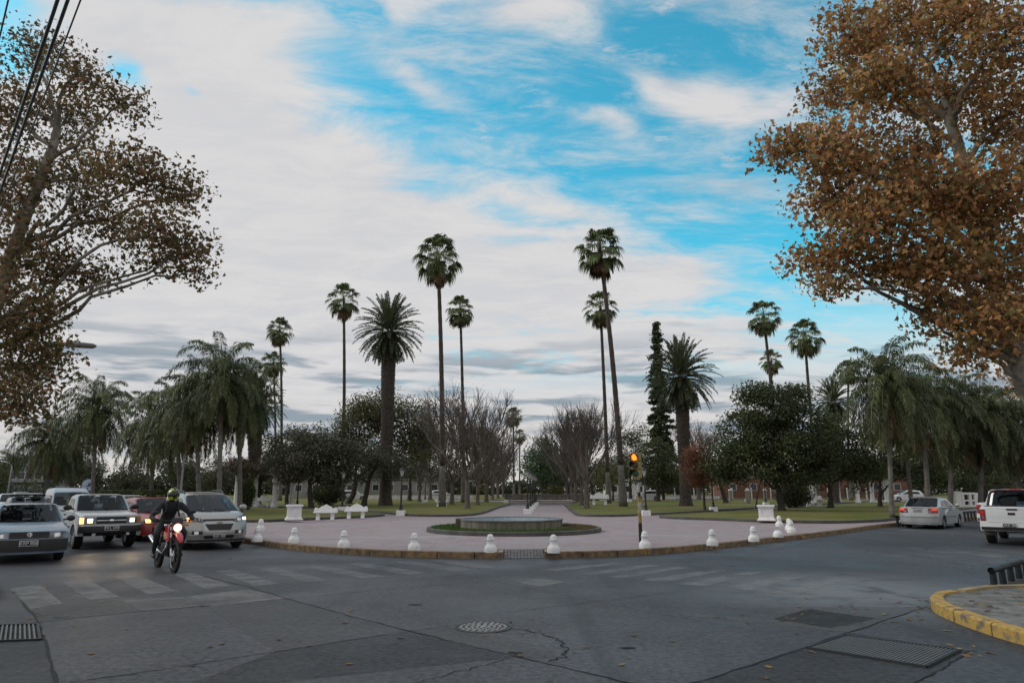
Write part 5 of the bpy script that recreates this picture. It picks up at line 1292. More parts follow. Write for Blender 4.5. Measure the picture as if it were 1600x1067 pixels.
# overhead wires and street light on the left
def wires():
    D = Vector((-math.sin(R(41.5)), math.cos(R(41.5)), 0))
    for i, (px, z, r, lab) in enumerate(((126, 8.2, .012, 'thin overhead wire, rightmost of the bunch at upper left'), (106, 7.9, .024, 'thick black overhead cable in the middle of the bunch'), (90, 7.7, .024, 'thick black overhead cable at the left of the bunch'), (13, 8.0, .012, 'lone thin overhead wire in the upper left corner'))):
        p = G(px, 0, z); b = MB(); pts = []
        for j in range(-10, 41):
            s = j * 1.5; pts.append(p + D * s + Vector((0, 0, -.35 * math.sin(math.pi * (j + 10) / 50))))
        dz = pts[10].z - z
        b.tube([q - Vector((0, 0, dz)) for q in pts], r, 6)
        tag(b.build('overhead_wire', M_black, smooth=180), lab, 'wire', 'overhead wires')
wires()
def street_light():
    Y = 27; p = at(-62, Y, .15); tip = PX(150, 541, Y); mid = PX(40, 533, Y)
    o = empty('street_light', p, 0, 'grey street light whose arm pokes out of the left plane tree', 'street light'); t = tip - p; m = mid - p
    MB().tube([(0, 0, 0), (0, 0, 1), (0, 0, m.z - .9), (m.x * .12, 0, m.z - .45), (m.x * .4, 0, m.z - .15), tuple(m)], [.10, .085, .055, .05, .048, .045], 10).build('pole', mat('galvanised', (.2, .2, .2), .5, .5), o, 180)
    MB().tube([tuple(m), tuple(m.lerp(t, .55))], [.045, .04], 8).build('arm', mat('galvanised', (.2, .2, .2)), o, 180)
    e = m.lerp(t, .5); d = (t - e)
    MB().tube([e, e + d * .15, e + d * .5, e + d * .9, t], [.05, .10, .13, .11, .05], 10).build('lamp_head', mat('lamp_housing', (.16, .15, .145), .5), o, 60)
street_light()
def pole_light(px, Y, py_top, label):
    p = at(px, Y, .15); h = PX(px, py_top, Y).z - .15
    o = empty('street_light', p, 0, label, 'street light')
    MB().tube([(0, 0, 0), (0, 0, h * .9), (-.3, 0, h), (-1.2, 0, h + .1)], [.09, .06, .05, .04], 8).build('pole', mat('pale_pole', (.4, .42, .44), .5), o, 180)
    MB().box((-1.4, 0, h + .08), (.6, .2, .12)).build('lamp_head', M_darkmetal, o, bevel=.03)
pole_light(9, 62, 722, 'pale street light far down the left street')
pole_light(279, 47, 700, 'street light pole behind the motorcyclist')
# small round topped sign on the left
so_ = empty('info_sign', at(133, 58, ZP), R(25), 'round topped white sign with a dark arrow beyond the van', 'sign')
MB().box((0, 0, .9), (.06, .06, 1.8)).build('post', M_darkmetal, so_)
MB().prism(ccw([Vector((-.45, 1.5)), Vector((.45, 1.5))] + [Vector((.45 * math.cos(a), 2.0 + .42 * math.sin(a))) for a in [math.pi * i / 12 for i in range(13)]]), -.03, .03, Matrix.Rotation(math.pi / 2, 4, 'X')).build('board', mat('sign_blue_white', (.5, .6, .72), .5), so_, None)
MB().prism(ccw([Vector(q) for q in ((-.22, 1.75), (.0, 1.85), (.14, 1.78), (.2, 2.12), (-.05, 2.05), (.04, 1.98))]), .031, .036, Matrix.Rotation(math.pi / 2, 4, 'X')).build('emblem', mat('sign_navy', (.03, .06, .16), .5), so_, None)
# globe topped posts on the right lawn
gp = None
for i, (px, Y, lab) in enumerate([(1142, 92, 'stone post with pale dome left of its twin on the right lawn'), (1169, 76, 'stone post with pale dome nearer the evergreen'), (1196, 98, 'stone post with pale dome behind the lantern post')]):
    if gp is None:
        gp = empty('stone_post', (0, 0, 0), 0, lab, 'post', 'dome topped stone posts'); MB().box((0, 0, .65), (.4, .4, 1.3)).build('shaft', M_greywall, gp, bevel=.02)
        MB().box((0, 0, 1.34), (.5, .5, .08)).build('cap', M_white2, gp); MB().lathe([(.22, 1.38), (.2, 1.5), (.1, 1.6), (0, 1.62)], 12).build('dome', M_white2, gp); o = gp
    else: o = copy_tree(gp)
    o.location = at(px, Y, ZG); o['label'] = lab
# ------------------------------------------------------------------ vehicles (local +X is forward)
def wheel_meshes(r, w, spokes=5, steel=False):
    Rx = Matrix.Rotation(math.pi / 2, 4, 'X')
    t = MB(); t.lathe([(r * .60, -w / 2), (r * .72, -w * .52), (r * .93, -w * .5), (r * .99, -w * .36), (r, -w * .2), (r, w * .2), (r * .99, w * .36), (r * .93, w * .5), (r * .72, w * .52), (r * .60, w / 2), (r * .60, -w / 2)], 32, Rx)
    tyre = t.mesh('wheel')
    q = MB(); q.lathe([(r * .61, -w * .3), (r * .63, -w * .49), (r * .57, -w * .47), (r * .55, -w * .30), (0, -w * .26)], 30, Rx, caps=False); q.lathe([(0, w * .26), (r * .55, w * .30), (r * .57, w * .47), (r * .63, w * .49), (r * .61, w * .3)], 30, Rx, caps=False)
    for s in (-1, 1):
        for i in range(spokes):
            a = i * 2 * math.pi / spokes
            q.add([(math.cos(a + d) * rr, s * y, math.sin(a + d) * rr) for rr, d, y in ((r * .1, -.9, w * .42), (r * .1, .9, w * .42), (r * .57, .16, w * .46), (r * .57, -.16, w * .46), (r * .1, -.9, w * .30), (r * .1, .9, w * .30), (r * .57, .20, w * .32), (r * .57, -.20, w * .32))],
                  [(0, 1, 2, 3), (4, 7, 6, 5), (0, 4, 5, 1), (1, 5, 6, 2), (2, 6, 7, 3), (3, 7, 4, 0)])
        q.lathe([(r * .13, s * w * .30), (r * .13, s * w * .45), (0, s * w * .46)] if s < 0 else [(r * .13, w * .30), (r * .13, w * .45), (0, w * .46)], 14, Rx)
    return tyre, q.mesh('rim')
TS = [-1, -.985, -.95, -.88, -.7, -.35, 0, .35, .7, .88, .95, .985, 1]
class Car:
    def __init__(s, name, label, cat, loc, heading, L, W, top, axles, rw, clr, gh, body_m, group=None, plan=.16, tumble=.30, arch=1.16, tw=.2, steel=M_rim, spokes=5, lower=None, bed=None):
        s.o = empty(name, loc, math.pi / 2 - heading, label, cat, group); s.L, s.W, s.top, s.gh, s.plan = L, W, top, gh, plan
        s.zb = min(gh[0][1], gh[-1][1]); s.tumble = tumble; s.m = body_m; hl = L / 2
        # lower body: side outline with wheel arches, sliced across the width
        loop = [(top[0][0], clr)] + top + [(top[-1][0], clr)]
        ra = rw * arch
        for xa in sorted(axles):                      # rear axle first
            x0 = math.sqrt(max(ra * ra - (clr - rw) ** 2, .01))
            a0 = math.atan2(clr - rw, -x0); a1 = math.atan2(clr - rw, x0)
            a0 = a0 if a0 > 0 else a0 + 2 * math.pi
            for i in range(13): a = a0 + (a1 - a0) * i / 12; loop.append((xa + ra * math.cos(a), rw + ra * math.sin(a)))
        n = len(loop); b = MB(); vs = []
        for t in TS: vs += [s.S(x, z, t) for x, z in loop]
        fs = [(k * n + i, k * n + (i + 1) % n, (k + 1) * n + (i + 1) % n, (k + 1) * n + i) for k in range(len(TS) - 1) for i in range(n)]
        fs += [tuple(range(n - 1, -1, -1)), tuple(range((len(TS) - 1) * n, len(TS) * n))]
        b.add(vs, fs)
        # greenhouse
        g = [(x, z) for x, z in gh]; m = len(g); vs = []
        for t in TS: vs += [s.Gh(x, z, t) for x, z in g]
        rear = max(range(1, m - 1), key=lambda i: abs(g[i + 1][1] - g[i][1])); s.rear_i = rear
        fs = [(k * m + i, k * m + i + 1, (k + 1) * m + i + 1, (k + 1) * m + i) for k in range(len(TS) - 1) for i in range(m - 1) if not (i in (0, rear) and 3 <= k <= len(TS) - 5)]
        fs += [tuple(range(m - 1, -1, -1)), tuple(range((len(TS) - 1) * m, len(TS) * m))]
        b.add(vs, fs); s.body = b.build('body', body_m, s.o, 32)
        it = MB(); zt = max(p[1] for p in g); xs = g[0][0] - .95            # seats and wheel seen through the glass
        for xx in ((xs, xs - .85) if g[0][0] - g[-1][0] > 2.2 else (xs + .1,)):
            for sg in (-1, 1):
                it.box((xx, sg * W * .21, s.zb + .10), (.14, W * .27, .34), ry=-.2); it.box((xx - .06, sg * W * .21, min(s.zb + .33, zt - .14)), (.09, .24, .15), ry=-.2)
        it.build('seat', mat('seat_cloth', (.05, .05, .054), .9), s.o, bevel=.03)
        dh = MB(); dh.box((g[0][0] - .42, 0, s.zb + .02), (.36, W * .74, .08))
        n_ = 20; dh.tube([(g[0][0] - .58 + .05 * math.sin(q * 6.2832 / n_), W * .21 + .17 * math.cos(q * 6.2832 / n_), s.zb + .06 + .16 * math.sin(q * 6.2832 / n_)) for q in range(n_ + 1)], .016, 6)
        MB_m = dh.build('dashboard', mat('dash_plastic', (.03, .03, .032), .7), s.o, bevel=.01)
        mr = MB(); mr.box((g[0][0] + (g[1][0] - g[0][0]) * .86 - .12, 0, s.zb + (g[1][1] - s.zb) * .84 - .02), (.03, .22, .07)); mr.build('rear_view_mirror', M_plastic, s.o, bevel=.01)
        u = MB(); u.box(((axles[0] + axles[1]) / 2, 0, clr + .16), (L * .86, W * .78, .3)); u.build('underbody', M_under, s.o)
        ty, ri = wheel_meshes(rw, tw, spokes)
        for xa in axles:
            for sg in (-1, 1):
                w = link('wheel', ty, M_tyre, s.o, 40); w.location = (xa, sg * (W / 2 - tw / 2 - .03), rw)
                link('rim', ri, steel, w, 30)
    def S(s, x, z, t):
        a = abs(t); hl = s.L / 2
        er = max(0, (a - .8) / .2) ** 2
        zz = z - er * .05 * max(0, min(1, (z - .5) / .3))
        q = max(0, (abs(x) - .70 * hl) / (.30 * hl))
        xx = x - math.copysign(s.plan * q * a ** 3, x)
        yf = 1 - .055 * min(1, ((z - .62) / .45) ** 2) if z < 1.15 else .945
        return (xx, t * s.W / 2 * yf, zz)
    def Gh(s, x, z, t):
        a = abs(t); y = s.W / 2 * .935 - max(0, z - s.zb) * s.tumble
        er = max(0, (a - .8) / .2) ** 2; top = max(p[1] for p in s.gh)
        k = (z - s.zb) / (top - s.zb)
        xm = (s.gh[0][0] + s.gh[-1][0]) / 2
        return (x - math.copysign(.10, x - xm) * a * a, t * y, z - .05 * er * max(0, k) - .012 * a * a)
    def end_x(s, sg, z):                               # fascia x at height z
        pts = s.top if sg > 0 else s.top[::-1]
        pr = [pts[0]]
        for p in pts[1:]:
            if p[1] > pr[-1][1] + 1e-4: pr.append(p)
            else: break
        return float(np.interp(z, [p[1] for p in pr], [p[0] for p in pr]))
    def end(s, name, sg, quad, m, off=.01, depth=.05, n=7, parent=None, smooth=40, bevel=0):
        """panel on the front (+1) or rear (-1): quad = 4 (y,z) corners"""
        b = MB(); k = 4; g = []
        for j in range(k):
            for i in range(n):
                u, v = i / (n - 1), j / (k - 1)
                y = (quad[0][0] * (1 - u) + quad[1][0] * u) * (1 - v) + (quad[3][0] * (1 - u) + quad[2][0] * u) * v
                z = (quad[0][1] * (1 - u) + quad[1][1] * u) * (1 - v) + (quad[3][1] * (1 - u) + quad[2][1] * u) * v
                x = s.S(s.end_x(sg, z), z, max(-1, min(1, y / (s.W / 2))))[0]
                g.append((x + sg * off, y, z))
        back = [(x - sg * depth, y, z) for x, y, z in g]; N = len(g); f = []
        for j in range(k - 1):
            for i in range(n - 1): a = j * n + i; f.append((a, a + 1, a + n + 1, a + n))
        ring = [i for i in range(n)] + [(j + 1) * n - 1 for j in range(1, k)] + [(k - 1) * n + i for i in range(n - 2, -1, -1)] + [j * n for j in range(k - 2, 0, -1)]
        for i in range(len(ring)): a, c = ring[i], ring[(i + 1) % len(ring)]; f.append((a, a + N, c + N, c))
        b.add(g + back, f); return b.build(name, m, parent or s.o, smooth)
    def rect(s, name, sg, y, z, w, h, m, off=.012, **k): return s.end(name, sg, [(y - w / 2, z - h / 2), (y + w / 2, z - h / 2), (y + w / 2, z + h / 2), (y - w / 2, z + h / 2)], m, off, **k)
    def glass(s, i, inset=(.06, .06), side=.90, name='windshield', m=None, off=.010):
        """glass on the greenhouse face between outline points i and i+1"""
        (x0, z0), (x1, z1) = s.gh[i], s.gh[i + 1]; b = MB(); vs = []; n, k = 9, 5
        dx, dz = x1 - x0, z1 - z0; l = math.hypot(dx, dz); nx, nz = (-dz / l, dx / l); sgn = 1 if (nx * (x0 + x1) / 2 >= 0 or True) else -1
        xm = (s.gh[0][0] + s.gh[-1][0]) / 2; sgn = 1 if nx * ((x0 + x1) / 2 - xm) > 0 else -1
        for j in range(k):
            v = inset[0] + (1 - inset[0] - inset[1]) * j / (k - 1); x, z = x0 + dx * v, z0 + dz * v
            for q in range(n):
                t = side * (-1 + 2 * q / (n - 1)); p = s.Gh(x, z, t); vs.append((p[0] + sgn * nx * off, p[1], p[2] + sgn * nz * off))
        b.add(vs, [(j * n + q, j * n + q + 1, (j + 1) * n + q + 1, (j + 1) * n + q) for j in range(k - 1) for q in range(n - 1)])
        o = b.build(name, m or (M_screen if i in (0, s.rear_i) else M_glass), s.o, 180); return o
    def side(s, name, polys, m, off=.008, parent=None, both=True, lower=False):
        for sg in ((-1, 1) if both else (both if both else -1,)):
            b = MB()
            for poly in polys:
                P = []
                for x, z in poly:
                    p = s.S(x, z, 1) if lower else s.Gh(x, z, 1); P.append((p[0], sg * (p[1] + off), p[2]))
                I = [(x, y - sg * (off + .01), z) for x, y, z in P]; n = len(P)
                b.add(P + I, [tuple(range(n))] + [(i, (i + 1) % n, (i + 1) % n + n, i + n) for i in range(n)])
            b.build(name, m, parent or s.o, None)
    def mirrors(s, x, z, m=None, sz=(.12, .2, .15)):
        for sg in (-1, 1):
            b = MB(); y = s.W / 2 * .93; b.tube([(x, sg * (y - .04), z - .03), (x + .02, sg * (y + .08), z)], .025, 6)
            b.ball((x + .02, sg * (y + .15), z + .02), (sz[0] / 2, sz[1] / 2, sz[2] / 2), 14, 10); b.build('mirror', m or M_plastic, s.o, 60)
    def plate(s, sg, z, text, w=.36, h=.14, y=0, dark=True):
        p = s.rect('number_plate', sg, y, z, w, h, M_plate, .022)
        if dark: s.rect('plate_field', sg, y, z, w * .92, h * .78, M_plateblack, .026, parent=p)
        x = s.end_x(sg, z) - s.plan * 0 + sg * .031
        c = bpy.data.curves.new('plate_text', 'FONT'); c.body = text; c.size = h * .78; c.align_x = 'CENTER'; c.align_y = 'CENTER'; c.extrude = .001
        t_ = bpy.data.objects.new('t', c); COL.objects.link(t_); dg = bpy.context.evaluated_depsgraph_get(); me = bpy.data.meshes.new_from_object(t_.evaluated_get(dg)); bpy.data.objects.remove(t_)
        o = link('plate_letters', me, M_platetext if dark else M_plateblack, p, None)
        o.location = (x, y, z); o.rotation_euler = (R(90), 0, R(90 if sg > 0 else -90))
    def seams(s, polys, off=.004): s.side('door', polys, s.m, off, lower=True)
    def handles(s, pts):
        for sg in (-1, 1):
            b = MB()
            for x, z in pts: p = s.S(x, z, 1); b.box((x, sg * (p[1] + .012), z), (.18, .03, .035))
            b.build('door_handle', M_plastic, s.o, bevel=.006)
    def wipers(s):
        (x0, z0), (x1, z1) = s.gh[0], s.gh[1]; b = MB()
        for y0, y1 in ((.55, .02), (-.08, -.6)):
            p = s.Gh(x0 + (x1 - x0) * .03, z0 + (z1 - z0) * .03, y0); q = s.Gh(x0 + (x1 - x0) * .16, z0 + (z1 - z0) * .16, y1); b.tube([(p[0] + .03, p[1], p[2] + .02), (q[0] + .03, q[1], q[2] + .02)], .009, 5)
        b.build('wiper', M_plastic, s.o)

P_white = paint('white_car_paint', (.62, .63, .64)); P_silver = paint('silver_car_paint', (.42, .43, .44), .45, .34); P_beige = paint('silver_beige_paint', (.36, .345, .33), .5, .3)
P_red = paint('red_car_paint', (.36, .02, .016)); P_dark = paint('dark_car_paint', (.035, .037, .042)); P_blue = paint('pale_blue_silver_paint', (.34, .38, .45), .4)
# a shaped cluster for headlamps: housing + bright core
def headlamp(c, y, z, w, h, lit=False, slant=0, amber=0, sg=1):
    o = c.end('headlight', sg, [(y - w / 2, z - h / 2), (y + w / 2, z - h / 2 + slant), (y + w / 2, z + h / 2 + slant), (y - w / 2, z + h / 2)], M_lens, .012)
    c.rect('bulb', sg, y, z + slant / 2, w * .42, h * .66, M_lit if lit == 1 else (M_litamber if lit == 2 else M_chrome), .018, parent=o)
    return o

# -- white estate car, front left
def front_left_car():
    c = Car('estate_car', 'white old estate car with black bumper at the left edge of the picture', 'car', G(40, 880) - Vector((math.sin(R(143)) * 1.98, math.cos(R(143)) * 1.98, 0)), R(143), 4.0, 1.66,
        [(2.0, .30), (2.0, .52), (1.96, .60), (1.93, .74), (1.70, .82), (1.0, .915), (.82, .93), (-1.9, .93), (-1.99, .86), (-2.0, .34)], (1.22, -1.22), .29, .22,
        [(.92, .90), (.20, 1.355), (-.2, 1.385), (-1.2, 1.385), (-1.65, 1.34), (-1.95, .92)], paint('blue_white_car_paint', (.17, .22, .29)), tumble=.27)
    c.glass(0, (.07, .05), .93); c.wipers()
    c.side('side_window', [[(.62, .96), (.16, 1.29), (-.42, 1.30), (-.42, .96)], [(-.48, .96), (-.48, 1.30), (-1.5, 1.29), (-1.75, .97)]], M_glass)
    for s in (-1, 1):
        headlamp(c, s * .585, .645, .34, .13)
    g = c.rect('grille', 1, 0, .655, .80, .15, M_plastic, .012)
    for i in range(4): c.rect('slat', 1, 0, .605 + i * .034, .78, .010, M_black, .02, parent=g)
    e = MB(); T = Matrix.Translation((c.end_x(1, .66) + .02, 0, .66)) @ Matrix.Rotation(math.pi / 2, 4, 'Y'); e.lathe([(.055, 0), (.055, .012), (.045, .014), (.045, .006), (0, .006)], 24, T)
    for pts in (((-.024, .036), (0, -.004)), ((.024, .036), (0, -.004)), ((-.04, .012), (-.018, -.036)), ((.04, .012), (.018, -.036)), ((-.018, -.036), (0, .004)), ((.018, -.036), (0, .004))):
        e.tube([(c.end_x(1, .66) + .03, a, .66 + q) for a, q in pts], .005, 5)
    e.build('emblem', M_chrome, c.o)
    c.end('bumper', 1, [(-.815, .28), (.815, .28), (.815, .555), (-.815, .555)], M_plastic, .05, .12, 15)
    c.rect('bumper_slot', 1, 0, .32, 1.1, .05, M_black, .056)
    p = c.plate(1, .47, 'KRP 806', .38, .13)
    for o in list(c.o.children):
        if o.name.startswith('number_plate'): o.location.x += .045
    c.mirrors(.66, .98); c.seams([[(.75, .34), (.75, .89), (-.42, .90), (-.42, .34)]]); c.handles([(-.25, .78)])
    return c
FLC = front_left_car()

# -- white pickup with its headlamps on
def left_pickup():
    H = R(180 - 41); ctr = G(170, 858) - Vector((math.sin(H) * 2.35, math.cos(H) * 2.35, 0))
    c = Car('pickup_truck', 'white pickup truck with lit headlights waiting on the left street', 'pickup', ctr, H, 4.75, 1.70,
        [(2.36, .50), (2.36, .66), (2.30, .70), (2.27, .98), (2.1, 1.03), (1.05, 1.09), (.9, 1.10), (-.62, 1.10), (-.66, 1.07), (-2.3, 1.07), (-2.36, 1.0), (-2.36, .52)], (1.42, -1.42), .35, .40,
        [(1.0, 1.07), (.42, 1.57), (.1, 1.60), (-.4, 1.60), (-.56, 1.55), (-.63, 1.08)], paint('greyed_white_paint', (.46, .47, .49)), tumble=.22, arch=1.2, tw=.23, spokes=6)
    c.glass(0, (.08, .06), .92); c.wipers(); c.glass(4, (.08, .08), .8, 'rear_window')
    c.side('side_window', [[(.78, 1.13), (.38, 1.50), (-.44, 1.51), (-.48, 1.13)]], M_glass)
    for s in (-1, 1):
        o = headlamp(c, s * .56, .835, .30, .17, 1)
        c.rect('turn_lamp', 1, s * .765, .835, .10, .17, M_amber if s > 0 else M_litamber, .014)
    g = c.rect('grille', 1, 0, .84, .80, .20, M_plastic, .012)
    for i in range(3): c.rect('slat', 1, 0, .78 + i * .06, .78, .016, M_chrome if i == 1 else M_black, .02, parent=g)
    c.rect('emblem', 1, 0, .845, .10, .05, M_chrome, .028)
    c.end('bumper', 1, [(-.84, .50), (.84, .50), (.84, .68), (-.84, .68)], M_plastic, .07, .16, 15)
    c.end('lower_valance', 1, [(-.7, .40), (.7, .40), (.7, .5), (-.7, .5)], M_under, .01, .1)
    c.plate(1, .62, 'FKL 609', .38, .14)
    for s in (-1, 1):                                 # beams of the lit headlamps
        ld = bpy.data.lights.new('headlight_beam', 'SPOT'); ld.energy = 22; ld.color = (1, .72, .42); ld.spot_size = R(70); ld.spot_blend = .8; ld.shadow_soft_size = .08
        lo = bpy.data.objects.new('headlight_beam', ld); COL.objects.link(lo); lo.parent = c.o; lo.location = (2.46, s * .56, .835); lo.rotation_euler = (0, R(-80), 0)
    for o in list(c.o.children):
        if o.name.startswith('number_plate'): o.location.x += .06
    b = MB()
    for s in (-1, 1): b.box((2.36, s * .45, .44), (.05, .09, .07))
    b.build('tow_hook', M_steel, c.o)
    MB().box((-1.48, 0, 1.072), (1.55, 1.42, .012)).build('load_bed', M_plastic, c.o)
    rl = MB()
    for s in (-1, 1): rl.box((-1.48, s * .76, 1.095), (1.66, .1, .05))
    rl.box((-2.28, 0, 1.095), (.1, 1.5, .05)); rl.build('bed_rail', c.m, c.o, bevel=.012)
    c.mirrors(.72, 1.17, sz=(.12, .24, .17)); c.seams([[(.86, .5), (.86, 1.06), (-.58, 1.07), (-.58, .5)]]); c.handles([(-.4, .96)])
    c.side('side_trim', [[(.85, .62), (.85, .67), (-2.2, .67), (-2.2, .62)]], M_plastic, .012, lower=True)
    return c
left_pickup()

def van():
    H = R(180 - 40); ctr = G(113, 828) - Vector((math.sin(H) * 2.1, math.cos(H) * 2.1, 0))
    c = Car('high_roof_van', 'pale blue grey high roof van behind the white pickup', 'van', ctr, H, 4.3, 1.74,
        [(2.14, .34), (2.14, .58), (2.08, .78), (1.85, .92), (1.35, 1.04), (1.2, 1.06), (-2.1, 1.06), (-2.14, .9), (-2.14, .36)], (1.3, -1.4), .31, .25,
        [(1.32, 1.02), (.62, 1.62), (.30, 1.76), (-.3, 1.82), (-1.7, 1.82), (-2.0, 1.74), (-2.12, 1.05)], P_blue, tumble=.16)
    c.glass(0, (.05, .05), .92); c.wipers(); c.side('side_window', [[(1.08, 1.1), (.6, 1.5), (-.1, 1.55), (-.1, 1.1)], [(-.2, 1.1), (-.2, 1.55), (-1.7, 1.55), (-1.75, 1.1)]], M_glass)
    for s in (-1, 1): headlamp(c, s * .62, .80, .34, .20, 1 if s < 0 else 0, .0)
    c.rect('grille', 1, 0, .74, .7, .12, M_plastic, .012); c.end('bumper', 1, [(-.85, .32), (.85, .32), (.85, .55), (-.85, .55)], M_plastic, .03, .1, 13)
    c.mirrors(1.0, 1.14); return c
van()
def rack_car():
    H = R(180 - 39); ctr = G(44, 830) - Vector((math.sin(H) * 2.1, math.cos(H) * 2.1, 0))
    c = Car('estate_car', 'dark car with pale roof bars and load behind the white estate car', 'car', ctr, H, 4.2, 1.68,
        [(2.1, .3), (2.1, .55), (2.02, .74), (1.2, .92), (1.0, .95), (-2.0, .95), (-2.1, .8), (-2.1, .32)], (1.25, -1.3), .3, .22,
        [(1.05, .92), (.3, 1.40), (-.2, 1.43), (-1.4, 1.42), (-1.8, 1.36), (-2.05, .94)], P_dark, tumble=.26)
    c.glass(0, (.06, .05), .92); c.wipers(); c.side('side_window', [[(.75, .98), (.26, 1.31), (-.4, 1.33), (-.4, .98)], [(-.48, .98), (-.48, 1.33), (-1.55, 1.31), (-1.8, .99)]], M_glass)
    for s in (-1, 1): headlamp(c, s * .6, .68, .32, .15)
    c.rect('grille', 1, 0, .67, .7, .12, M_black, .012)
    b = MB()
    for x in (.0, -1.0): b.box((x, 0, 1.49), (.06, 1.3, .04)); b.box((x, -.6, 1.45), (.05, .05, .08)); b.box((x, .6, 1.45), (.05, .05, .08))
    b.build('roof_bar', M_darkmetal, c.o, bevel=.006)
    MB().prism(ccw([Vector((-1.4, -.5)), Vector((.35, -.5)), Vector((.5, 0)), Vector((.35, .5)), Vector((-1.4, .5))]), 1.52, 1.57).build('roof_board', mat('pale_board', (.5, .5, .52), .5), c.o, bevel=.015)
    c.mirrors(.75, 1.02); return c
rack_car()
def hatch(label, ctr, H, P, group=None, lit=0, name='hatchback_car'):
    c = Car(name, label, 'car', ctr, H, 3.9, 1.66,
        [(1.95, .28), (1.95, .55), (1.88, .70), (1.1, .90), (.95, .93), (-1.85, .95), (-1.94, .8), (-1.95, .30)], (1.2, -1.2), .30, .21,
        [(1.08, .90), (.22, 1.42), (-.2, 1.46), (-1.1, 1.45), (-1.55, 1.38), (-1.88, .94)], P, group, tumble=.27)
    c.glass(0, (.05, .05), .93); c.wipers(); c.side('side_window', [[(.78, .97), (.2, 1.33), (-.35, 1.36), (-.35, .98)], [(-.43, .98), (-.43, 1.36), (-1.3, 1.33), (-1.55, 1.0)]], M_glass)
    c.glass(4, (.1, .3), .84, 'rear_window')
    for s in (-1, 1): headlamp(c, s * .58, .68, .36, .17, lit, .0); c.rect('tail_light', -1, s * .68, .78, .2, .22, M_redlens)
    c.rect('grille', 1, 0, .66, .55, .09, M_black, .012); c.rect('bumper_grille', 1, 0, .40, .9, .12, M_black, .012); c.plate(1, .52, 'HTR 274', .36, .12); c.plate(-1, .62, 'HTR 274', .36, .12)
    c.mirrors(.78, 1.02, P); c.seams([[(.8, .32), (.8, .88), (-.35, .9), (-.35, .32)], [(-.37, .34), (-.37, .9), (-1.0, .91), (-1.0, .62), (-.85, .36)]]); c.handles([(-.2, .8), (-.9, .82)])
    return c
def back(px, py, H, d): return G(px, py) - Vector((math.sin(H) * d, math.cos(H) * d, 0))
H = R(180 - 39); RED = hatch('dark red hatchback car between the pickup and the silver minivan', back(258, 845, R(137), 1.95), R(137), P_red, lit=2)
WH = hatch('white car behind the red hatchback, only its roof and windscreen clear', back(208, 822, H, 1.95), H, P_white)
CARG = 'small cars far behind'
for i, (p, rz, lab) in enumerate([(back(178, 812, H, 2), None, 'white car behind the white pickup roof, farther down the left street'), (at(14, 48, 0), None, 'pale car at the left edge far down the street'), (at(30, 74, 0), None, 'small pale car far away beside the hedge'),
    (at(552, 104, ZP), .3, 'white car parked beyond the left lawn'), (at(1418, 92, ZP), 2.9, 'pale car parked beyond the right pergola'), (at(1012, 104, ZP), 3.0, 'white car parked beyond the right lawn'), (at(690, 116, ZP), .1, 'white car far behind the left bare trees')]):
    o = copy_tree(WH.o); o.location = p; o['label'] = lab; o['group'] = CARG
    if rz is not None: o.rotation_euler = (0, 0, rz)

